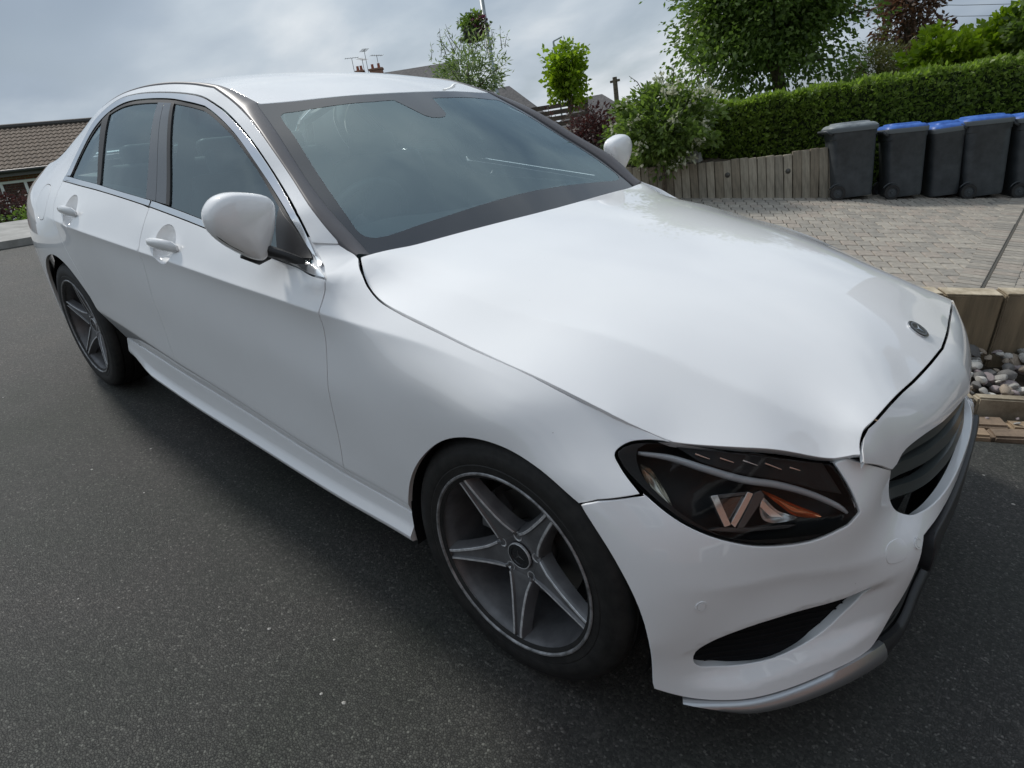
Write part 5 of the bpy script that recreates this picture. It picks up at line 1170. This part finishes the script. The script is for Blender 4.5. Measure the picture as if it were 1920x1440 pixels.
# timber palisade edging holding the bank
GREYW=[]
for i,c in enumerate(((.31,.275,.215),(.27,.24,.19),(.35,.31,.245),(.24,.205,.155))):
    m_=mat('weathered_plank_%s'%'abcd'[i],c,.9);noisy(m_,3,tuple(k*.6 for k in c),tuple(k*1.2 for k in c),.3,.7,bump=.5,bscale=14,dist=.006,stretch=(10,10,1.2));GREYW.append(m_)
pf_loc=T([*ab(0,7.62),DZ]);pf=empty('timber_edging',tuple(pf_loc),(0,0,A28));tag(pf,'row of weathered upright grey timbers holding the planted bank','timber edging')
pls=[rbox('timber',(.106,.09,1.0),GREYW[i%4],bev=.007,jit=.004) for i in range(8)]
KNOT=mat('bolt_washer',(.10,.095,.085),.6,.5)
for i in range(42):
    a=-2.35+.1115*i;w=T([*ab(a,7.62),DZ]);h=float(np.interp(a,[-2.4,-1.2,.2,2.3],[.42,.40,.44,.62]))+rng.uniform(-.008,.008)
    if i>=37: h+=.03
    o=child(pls[rng.randrange(8)],'timber',(a,rng.uniform(-.012,.012),w[2]-pf_loc[2]+h/2-.05),pf,Matrix.Rotation(rng.uniform(-.02,.02),3,'Y'));o.scale=(1,1,h+.1)
    if i in (21,29,36): 
        kk=MB().lathe([(.001,-.012),(.018,-.012),(.020,-.004),(.034,-.003),(.036,.004)],14,'y').build('bolt',KNOT,pf,smooth=True);kk.location=(a,-.05,w[2]-pf_loc[2]+h*.62)
# planted bank
V=[];Fc=[]
for i in range(13):
    a=-4.2+.55*i
    for b,dz in ((7.70,.34),(8.2,.46),(9.0,.62),(11,.8)):
        q=T([*ab(a,b),DZ]);V.append((q[0],q[1],q[2]+dz+.05*math.sin(a*5+b*3)))
for i in range(12):
    for j in range(3): Fc.append((i*4+j,(i+1)*4+j,(i+1)*4+j+1,i*4+j+1))
tag(mesh('planted_bank',V,Fc,SOIL),kind='structure')
gr_=bpy.data.objects
# shrubs
tree('flowering_shrub',(-3.42,6.55,.80),(-3.45,6.75,1.45),(.70,.62,.62),170,46,.085,LF_MID,'rounded green shrub with pale cream blossom beside the hedge','shrub',.03,shell=.6,aspect=.5,limbs=12,sprigs=9,cr_=.20)
sh_=[o for o in bpy.data.objects if o.name.startswith('flowering_shrub')][0]
P,D=clumps((-.03,.2,.65),(.72,.64,.64),70,16,.10,.92);leaves('blossom',P,.055,leaf_mat('petal_cream',(.42,.44,.30),(.68,.68,.54),.3,(1,1,1)),sh_,D,.7)
tree('purple_shrub',(-4.9,7.2,1.0),(-5.0,7.25,1.55),(.55,.50,.42),45,45,.07,LF_PURP,'dark purple brown shrub in front of the slatted fence','shrub',.03,shell=.5,limbs=10,sprigs=5)
tree('green_shrub',(-4.05,7.1,.85),(-4.05,7.05,1.38),(.50,.45,.45),55,55,.07,LF_MID,'small dark green shrub between the purple shrub and the pale shrub','shrub',.03,shell=.5,limbs=10)
rk=rbox('boulder',(.34,.26,.2),STN[0],bev=.05,jit=.04,seg=3);o=bpy.data.objects.new('boulder',rk);link(o);o.location=(-3.28,7.08,.98);tag(o,'grey boulder on the bank at the foot of the pale shrub','rock')
tree('young_tree',(-5.85,7.9,1.0),(-6.06,8.30,2.62),(.40,.40,.60),60,60,.085,LF_LIME,'young lime green tree with a slim trunk tied to a stake','tree',.028,shell=.35,limbs=14,aspect=.75,cr_=.30)
s_=empty('tree_stake',(-5.78,7.78,1.0));tag(s_,'short wooden stake with a tie beside the young lime green tree','stake')
MB().tube([(0,0,-.2),(0,0,.72)],.028,8).build('post',GREYW[0],s_);MB().tube([(-.03,0,.62),(-.09,.08,.70)],.02,6).build('tie',mat('tie_white',(.55,.5,.45),.7),s_)
tree('wispy_bush',(-8.05,7.8,1.4),(-8.1,7.95,2.95),(.72,.65,.72),70,48,.10,LF_PALE,'tall wispy bush with narrow pale leaves beside the street lamp post','shrub',.04,shell=.45,limbs=14,sprigs=22,aspect=.26,cr_=.26)
tree('large_tree',(-4.9,16.3,-.6),(-5.45,16.5,4.5),(2.7,2.3,3.1),360,120,.135,LF_DARK,'large dark green broadleaf tree standing behind the hedge','tree',.20,shell=.45,limbs=26,aspect=.55,cr_=.20)
tree('copper_tree',(-3.2,20.8,-.8),(-3.15,21.3,3.6),(1.05,1.0,2.2),75,42,.16,LF_RED,'thin copper leaved tree right of the large dark tree','tree',.10,shell=.35,limbs=22,cr_=.26)
tree('olive_conifer',(-3.5,19.0,-.8),(-3.5,19.1,2.1),(.95,.9,1.35),95,70,.12,LF_OLIVE,'dull olive feathery tree just above the hedge','tree',.10,shell=.4,aspect=.2,limbs=16,cr_=.22)
for i,(x,y,z,rx,rz,lb) in enumerate(((-1.50,15.3,1.95,.75,.62,'bright yellow green maple, the leftmost of those above the hedge'),(-.70,16.2,2.05,.75,.70,'bright yellow green maple between two others above the hedge'),(.25,15.6,2.2,.80,.85,'bright yellow green maple at the right edge above the hedge'))):
    tree('maple_tree',(x,y,-.6),(x,y,z),(rx,rx,rz),60,60,.15,LF_LIME if i<2 else LF_MID,lb,'tree',.06,'yellow green maples above the hedge',shell=.4,limbs=10,aspect=.7,cr_=.28)
# frame of a garden swing
g_=empty('garden_frame',(-3.28,13.38,.2));tag(g_,'white post with a dark crossbar showing above the hedge','frame')
MB().tube([(0,0,-.5),(0,0,1.85)],.032,8).build('post',mat('white_post',(.7,.7,.68),.5),g_);MB().tube([(0,0,1.62),(.75,.7,1.57)],.035,8).build('crossbar',mat('dark_bar',(.03,.03,.035),.5),g_)
# ================================================================ WHEELIE BINS
BINB=mat('bin_charcoal_plastic',(.040,.046,.052),.5,0,.4);noisy(BINB,7,(.032,.037,.042),(.055,.062,.068),bump=.12,bscale=40,dist=.004)
LIDB=mat('bin_lid_blue',(.028,.11,.42),.45,0,.5);noisy(LIDB,9,(.020,.085,.34),(.045,.15,.50));LIDG=mat('bin_lid_grey',(.16,.18,.19),.5);noisy(LIDG,9,(.12,.135,.145),(.24,.26,.27))
BINR=mat('bin_lid_rim_grey',(.11,.125,.135),.5)
def make_bin(P,yaw,lid,label,H=.98,W=.54,Dp=.66):
    """front of the bin looks along local +x, wheels at -x"""
    r=empty('wheelie_bin',tuple(T(P)),(0,0,yaw));tag(r,label,'bin','wheelie bins in a row')
    hb=H-.12;V=[];Fc=[];lev=[(0.02,.82,.84),(.06,.85,.87),(.30,.89,.89),(hb-.10,.955,.955),(hb-.09,.985,.985),(hb-.015,1.0,1.0),(hb,1.02,1.02)];m_=20
    def sup(t,a,b,n=6): c,s=math.cos(t),math.sin(t);return a*math.copysign(abs(c)**(2/n),c),b*math.copysign(abs(s)**(2/n),s)
    for z,fx,fy in lev:
        for k in range(m_):
            x,y=sup(2*math.pi*(k+.5)/m_,Dp/2*fx,W/2*fy);V.append((x+(.06*(1-fx) if True else 0)-Dp*.06*(1-fx),y,z))
    for i in range(len(lev)-1):
        for k in range(m_): Fc.append((i*m_+k,i*m_+(k+1)%m_,(i+1)*m_+(k+1)%m_,(i+1)*m_+k))
    Fc.append(tuple(range(m_))[::-1]);mesh('body',V,Fc,BINB,r,sharp=35)
    V=[];Fc=[];lv=[(hb-.02,1.06,1.05),(hb+.015,1.09,1.075),(hb+.035,1.08,1.065),(hb+.060,1.0,.98),(hb+.075,.90,.86),(hb+.078,.80,.70),(hb+.095,.74,.62),(hb+.100,.5,.4)]
    for z,fx,fy in lv:
        for k in range(m_):
            x,y=sup(2*math.pi*(k+.5)/m_,Dp/2*fx,W/2*fy);V.append((x-.01,y,z+.025*(-x/Dp)))
    for i in range(len(lv)-1):
        for k in range(m_): Fc.append((i*m_+k,i*m_+(k+1)%m_,(i+1)*m_+(k+1)%m_,(i+1)*m_+k))
    Fc.append(tuple(range((len(lv)-1)*m_,len(lv)*m_)));lo_=mesh('lid',V,Fc,[lid,BINR],r,sharp=35);lo_.data.polygons.foreach_set('material_index',[1]*(2*m_)+[0]*(len(Fc)-2*m_))
    mb=MB();mb.tube([(-Dp*.50,-W*.42,hb-.03),(-Dp*.60,-W*.40,hb+.02),(-Dp*.60,W*.40,hb+.02),(-Dp*.50,W*.42,hb-.03)],.016,8);mb.build('handle',BINB,r,smooth=True)
    for s in (-1,1):
        w=empty('wheel',(-Dp*.36,s*W*.43,.095),parent=r)
        MB().lathe([(.060,-.024),(.092,-.024),(.095,-.016),(.095,.016),(.092,.024),(.060,.024)],28,'y').build('tyre',RUBBER,w,sharp=40);MB().lathe([(.001,s*.022),(.016,s*.026),(.020,s*.016),(.058,s*.012),(.062,s*.024),(.066,s*.02)],24,'y').build('hub',BINB,w,sharp=30)
    for s in (-1,1): MB().tube([(-Dp*.36+.115*math.cos(t),s*W*.415,.095+.115*math.sin(t)) for t in np.linspace(.2,2.6,12)],.008,6).build('wheel_arch',BINB,r,smooth=True)
    mb=MB();mb.tube([(-Dp*.36,-W*.44,.095),(-Dp*.36,W*.44,.095)],.012,8);mb.build('axle',RUBBER,r)
    return r
make_bin((-1.40,7.86,DZ),math.radians(32),LIDG,'charcoal wheelie bin with a grey lid and its wheel showing, leftmost of the row',W=.46,Dp=.56)
make_bin((-.86,8.20,DZ),math.radians(32),LIDB,'blue lidded wheelie bin standing next to the grey lidded one',H=.95,W=.46,Dp=.48)
make_bin((-.46,8.50,DZ),math.radians(-60),LIDB,'narrow looking blue lidded wheelie bin in the middle of the row',H=.95,W=.40,Dp=.5)
make_bin((-.06,8.68,DZ),math.radians(32),LIDB,'taller blue lidded wheelie bin near the right edge of the picture',H=1.02,W=.48,Dp=.54)
make_bin((.44,9.0,DZ),math.radians(32),LIDB,'blue lidded wheelie bin cut off by the right edge of the picture',H=1.04,W=.48,Dp=.54)
# ================================================================ BUILDINGS AND STREET FURNITURE
def brick_mat(name,c1,c2,mort=(.30,.27,.23)):
    m=mat(name,c1,.9);t=m.node_tree;b=bsdf(m);tcn=N(t,'ShaderNodeTexCoord');sp=N(t,'ShaderNodeSeparateXYZ');L(t,tcn,'Object',sp,0)
    ad=N(t,'ShaderNodeMath',operation='ADD');L(t,sp,0,ad,0);L(t,sp,1,ad,1);cm=N(t,'ShaderNodeCombineXYZ');L(t,ad,0,cm,0);L(t,sp,2,cm,1)
    br=N(t,'ShaderNodeTexBrick',inp={'Scale':1.0,'Brick Width':.225,'Row Height':.075,'Mortar Size':.008});br.inputs['Color1'].default_value=(*c1,1);br.inputs['Color2'].default_value=(*c2,1);br.inputs['Mortar'].default_value=(*mort,1);L(t,cm,0,br,0);L(t,br,0,b,'Base Color')
    bp=N(t,'ShaderNodeBump',inp={'Strength':.5,'Distance':.01});L(t,br,1,bp,'Height');bp.invert=True;L(t,bp,0,b,'Normal');return m
RBRICK=brick_mat('red_brick',(.30,.12,.075),(.22,.085,.055));ROOFG=mat('slate_grey_roof',(.09,.085,.085),.8);noisy(ROOFG,5,(.06,.058,.06),(.12,.11,.108),bump=.4,bscale=20,dist=.02)
ROOFB=mat('brown_concrete_tile',(.12,.085,.06),.85);noisy(ROOFB,9,(.07,.052,.038),(.17,.125,.09),.3,.7,bump=.4,bscale=30,dist=.01)
WHITEP=mat('white_upvc',(.75,.76,.76),.4);PANE=mat('window_pane',(.04,.05,.06),.05,0,.6);RENDER_=mat('pale_render',(.55,.53,.48),.9)
# bungalow on the left: ridge runs across the view
bu_o=np.array([-25.2,3.55,1.30]);bu_d=np.array([.289,.957]);bu_d/=np.linalg.norm(bu_d);bu_n=np.array([-bu_d[1],bu_d[0]])   # along the front / away from us
bu_yaw=math.atan2(bu_d[1],bu_d[0])
bu=empty('bungalow',tuple(bu_o),(0,0,bu_yaw));tag(bu,'brick bungalow with a brown tiled roof and white framed windows at the left','house')
L0,L1,DEPTH,EH,RH=-7,8.0,6.4,2.2,3.95
mb=MB();mb.add([(L0,0,-1.2),(L1,0,-1.2),(L1,DEPTH,-1.2),(L0,DEPTH,-1.2),(L0,0,EH),(L1,0,EH),(L1,DEPTH,EH),(L0,DEPTH,EH),(L0,DEPTH/2,RH-.1),(L1,DEPTH/2,RH-.1)],[(0,1,5,4),(1,2,6,9,5),(2,3,7,6),(3,0,4,8,7)]);mb.build('wall',RBRICK,bu)
def roof_slope(y0,z0,y1,z1,sgn):
    # corrugated courses of interlocking tiles, stepped at each course
    V=[];Fc=[];nr=12;cw=.155;nc=int((L1-L0+.6)/cw*4)
    for r in range(nr):
        f0,f1=r/nr,(r+1)/nr+.012;b=len(V)
        for f,lift in ((f0,.045),(f0,.0) ,(f1,.0)):
            for k in range(nc+1):
                x=L0-.3+(L1-L0+.6)*k/nc+(cw/2 if r%2 else 0);w=.020*math.cos(2*math.pi*x/cw);yy=y0+(y1-y0)*f;zz=z0+(z1-z0)*f
                V.append((x,yy,zz+(w+.030 if lift==0.0 and f==f0 else (w if f==f1 else -.01))))
        for j in range(2):
            for k in range(nc): q=(b+j*(nc+1)+k,b+j*(nc+1)+k+1,b+(j+1)*(nc+1)+k+1,b+(j+1)*(nc+1)+k);Fc.append(q)
    return V,Fc
V,Fc=roof_slope(-.45,EH-.05,DEPTH/2,RH,1);rt=mesh('roof',V,Fc,ROOFB,bu,smooth=False)
mesh('rear_roof',[(L0-.3,DEPTH+.45,EH-.05),(L1+.3,DEPTH+.45,EH-.05),(L1+.3,DEPTH/2,RH),(L0-.3,DEPTH/2,RH)],[(0,1,2,3)],ROOFB,bu,smooth=False)
MB().tube([(L0-.3,DEPTH/2,RH+.02),(L1+.3,DEPTH/2,RH+.02)],.11,8).build('ridge_tiles',mat('ridge_tile_dark',(.05,.045,.042),.8),rt)
MB().box(((L0+L1)/2,-.40,EH-.06),(L1-L0+.6,.05,.18)).build('fascia_board',mat('fascia_dark',(.08,.075,.07),.6),bu);MB().tube([(L0-.3,-.47,EH+.0),(L1+.3,-.47,EH+.0)],.055,8).build('gutter',mat('gutter_black',(.03,.03,.03),.5),bu)
def window(par,x,z,w,h,nm,y=-.02):
    f=empty('window',(x,y,z),parent=par)
    mb=MB()
    for sx in (-w/2,w/2): mb.box((sx,0,0),(.075,.08,h+.075))
    for sz in (-h/2,h/2): mb.box((0,0,sz),(w+.07,.079,.075))
    for k in range(1,nm): mb.box((-w/2+w*k/nm,0,0),(.085,.078,h))
    mb.build('frame',WHITEP,f);MB().box((0,.03,0),(w,.02,h)).build('pane',PANE,f);MB().box((0,-.06,-h/2-.06),(w+.15,.16,.05)).build('sill',WHITEP,f)
window(bu,.75,1.38,2.6,1.05,4);window(bu,-5.0,1.33,2.2,1.2,3);window(bu,4.9,1.2,1.0,1.3,1)
# planting in front of the bungalow
tree('dark_shrub',(-13.4,.75,1.3),(-13.3,1.0,1.80),(.42,.65,.38),45,45,.07,LF_PURP,'low dark red shrub in front of the bungalow','shrub',.03,shell=.5,limbs=8)
tree('low_hedge_bush',(-12.6,1.9,1.3),(-12.6,1.9,1.62),(.5,1.3,.26),60,45,.06,LF_DARK,'low dark green bush along the verge by the bungalow','shrub',.03,shell=.5,limbs=8)
# distant houses
def house(name,o,yaw,w,d,eh,rh,label,wallm,roofm,hip=False,chim=()):
    r=empty(name,tuple(o),(0,0,yaw));tag(r,label,'house');i=min(w,d)/2 if hip else 0
    mb=MB();tp=[(-w/2,-d/2,eh),(w/2,-d/2,eh),(w/2,d/2,eh),(-w/2,d/2,eh)];mb.add([(x,y,-3) for x,y,z in tp]+tp+([(-w/2,0,rh-.1),(w/2,0,rh-.1)] if not hip else []),[(0,1,5,4),(1,2,6,5),(2,3,7,6),(3,0,4,7)]+([(5,6,9),(7,4,8)] if not hip else []));mb.build('wall',wallm,r)
    e=.35;mb=MB();a=[(-w/2-e,-d/2-e,eh-.1),(w/2+e,-d/2-e,eh-.1),(w/2+e,d/2+e,eh-.1),(-w/2-e,d/2+e,eh-.1),(-w/2-e+i,0,rh),(w/2+e-i,0,rh)];mb.add(a,[(0,1,5,4),(2,3,4,5),(1,2,5),(3,0,4)]);mb.build('roof',roofm,r)
    for k in range(3): 
        for zz in ((1.4,4.0) if eh>4 else (1.4,)):
            window(r,-w/2+w*(k+.5)/3,zz,1.2,1.1,2,-d/2-.02)
    for cx,cy,cw,ch in chim:
        c_=MB().box((cx,cy,rh-.5+ch/2),(cw,.55,ch+.8)).box((cx,cy,rh+.9-.5+ch-.5),(cw+.14,.69,.12)).build('chimney',RBRICK,r)
        for q in (-.25,.25): MB().lathe([(.10,0),(.12,.05),(.10,.35),(.12,.4),(.08,.4)],12,'z',(cx+q*cw,cy,rh+ch-.1)).build('chimney_pot',mat('terracotta_pot',(.32,.11,.07),.8),c_,smooth=True)
    return r
def aerial(par,x,y,z,h,ang):
    mb=MB();mb.tube([(x,y,z),(x,y,z+h)],.022,5);d=np.array([math.cos(ang),math.sin(ang)])
    mb.tube([(x-d[0]*.55,y-d[1]*.55,z+h),(x+d[0]*.55,y+d[1]*.55,z+h)],.016,5)
    for k in range(6):
        q=(-.5+k*.2);mb.tube([(x+d[0]*q-d[1]*.28,y+d[1]*q+d[0]*.28,z+h),(x+d[0]*q+d[1]*.28,y+d[1]*q-d[0]*.28,z+h)],.010,4)
    mb.build('aerial',mat('aerial_metal',(.12,.12,.12),.5,.6),par)
h1=house('terraced_house',(-43.0,33.6,1.5),math.radians(42),14,8,5.4,8.5,'house hidden behind the car roof but for red chimneys and aerials',RBRICK,ROOFG,False,((-.55,0,.55,.45),(.75,0,1.0,.42)))
for (x,h,a) in ((-1.0,1.5,.3),(-.2,1.3,1.2),(.1,1.9,2.0),(1.0,1.4,.7)): aerial(h1,x,0,8.4,h,a)
house('grey_roofed_house',(-29.8,33.4,.2),math.radians(35),9.5,8,2.6,6.35,'house with a dark grey hipped roof just right of the wispy bush',RENDER_,ROOFG,True)
house('far_house',(-24.9,38.0,-.4),math.radians(30),7.5,7,2.8,5.55,'far house whose grey hipped roof peeps out beside the young tree',RENDER_,ROOFG,True)
# houses outside the frame that the paint and the lamps mirror
house('brick_house',(7.4,-4.4,-2.1),math.radians(-90),8.5,8,5.2,8.0,'two storey brick house standing in front of the car nose',RBRICK,ROOFB)
house('neighbour_house',(6.6,16.2,-1.4),math.radians(20),9.5,8,5.0,7.9,'two storey house beyond the right edge, mirrored in the bonnet',RENDER_,ROOFG)
# slatted fence
sf=empty('slatted_fence',(-7.9,9.3,1.0),(0,0,math.radians(38)));tag(sf,'dark brown horizontal slat fence behind the young tree','fence')
SLAT=mat('dark_slat_timber',(.085,.060,.045),.85);noisy(SLAT,4,(.05,.036,.028),(.12,.088,.066),stretch=(1,8,8))
for i in range(11): MB().box((0,0,.12+.118*i),(2.6,.022,.088)).build('slat',SLAT,sf)
for x in (-1.25,0,1.25): MB().box((x,.05,.65),(.08,.08,1.45)).build('post',SLAT,sf)
# street lamp with hanging basket
lp=empty('lamp_post',(-9.05,9.85,-.2));tag(lp,'grey steel street lamp post carrying a hanging flower basket','lamp post')
STEEL=mat('galvanised_steel',(.30,.33,.34),.45,.6);noisy(STEEL,6,(.22,.245,.25),(.36,.39,.40))
lean=np.array([-.075,.062,1.0])
MB().tube([lean*0,lean*1.2,lean*1.25,lean*6.8],[.085,.085,.058,.05],12).build('pole',STEEL,lp,smooth=True)
MB().tube([lean*6.8,lean*6.8+[.1,-.1,.15],lean*6.8+[.6,-.5,.28]],[.04,.035,.03],8).build('lamp_arm',STEEL,lp,smooth=True);MB().box(lean*6.8+[.85,-.7,.30],(.5,.2,.1)).build('lantern',STEEL,lp)
MB().tube([lean*4.75,lean*4.75+[-.30,-.28,.05]],.018,6).build('basket_bracket',STEEL,lp)
hb_=empty('hanging_basket',(-9.62,9.98,4.28));tag(hb_,'dark hanging basket of trailing flowers on the lamp post','flower basket')
MB().lathe([(.001,-.26),(.20,-.25),(.24,-.10),(.25,.02),(.22,.03)],20).build('basket',mat('basket_black',(.02,.02,.02),.8),hb_,smooth=True)
P,D=clumps((0,0,.08),(.34,.34,.26),34,30,.30,.4);leaves('foliage',P,.085,LF_MID,hb_,D,.5)
P,D=clumps((.12,.05,.06),(.26,.26,.22),18,20,.35,.4);leaves('flowers',P,.07,leaf_mat('petal_mauve',(.10,.02,.05),(.30,.10,.16),.3,(1,1,1)),hb_,D,.9)
P,D=clumps((-.22,-.1,-.12),(.16,.16,.28),10,22,.3,.4);leaves('trailing_leaves',P,.075,LF_PALE,hb_,D,.4,droop=1.5)
# small far street furniture
up=empty('utility_pole',(-16.3,26.8,0));tag(up,'top of a dark utility pole right of the young tree','pole');MB().tube([(0,0,0),(-.05,.05,4.62)],[.14,.11],8).build('pole',BARK,up);MB().box((-.05,.05,4.45),(.5,.1,.1)).build('crossarm',BARK,up)
fl=empty('far_street_lamp',(-38.4,52.8,2));tag(fl,'tiny far street lamp left of the young tree top','street lamp');MB().tube([(0,0,0),(0,0,10.1)],.09,6).build('pole',STEEL,fl);MB().tube([(0,0,10.1),(.7,.5,10.35)],.07,6).build('lantern',STEEL,fl)
WIRE=mat('wire_black',(.03,.03,.03),.6)
for k,(dz) in enumerate((0,.32)):
    a,b_=np.array([-6.6,25.5,4.95+dz]),np.array([5.0,26.5,2.75+dz]);P=[a+(b_-a)*s-np.array([0,0,.5*4*s*(1-s)]) for s in np.linspace(-.6,1.4,20)]
    tag(MB().tube(P,.008,4).build('overhead_wire',WIRE),'lower of two thin overhead wires crossing the sky at top right' if k==0 else 'upper of two thin overhead wires crossing the sky at top right','wire','overhead wires')

# loose chippings on the tarmac
mbg=MB()
for i in range(36):
    x=rng.uniform(-3.2,1.3);y=rng.uniform(-2.2,-.95) if rng.random()<.7 else rng.uniform(.55,1.0)
    if y>0: x=rng.uniform(.55,1.2)
    r=rng.uniform(.003,.0075);V=[(x+r*math.cos(a)*rng.uniform(.7,1.2),y+r*math.sin(a)*rng.uniform(.6,1.1),.001) for a in np.linspace(0,6.28,6)[:5]]+[(x,y,r*.7)]
    mbg.add(T(V),[(k,(k+1)%5,5) for k in range(5)])
ch=mbg.build('stone_chippings',STN[2]);tag(ch,'scattered small pale stone chips lying on the tarmac','stones',kind='stuff')
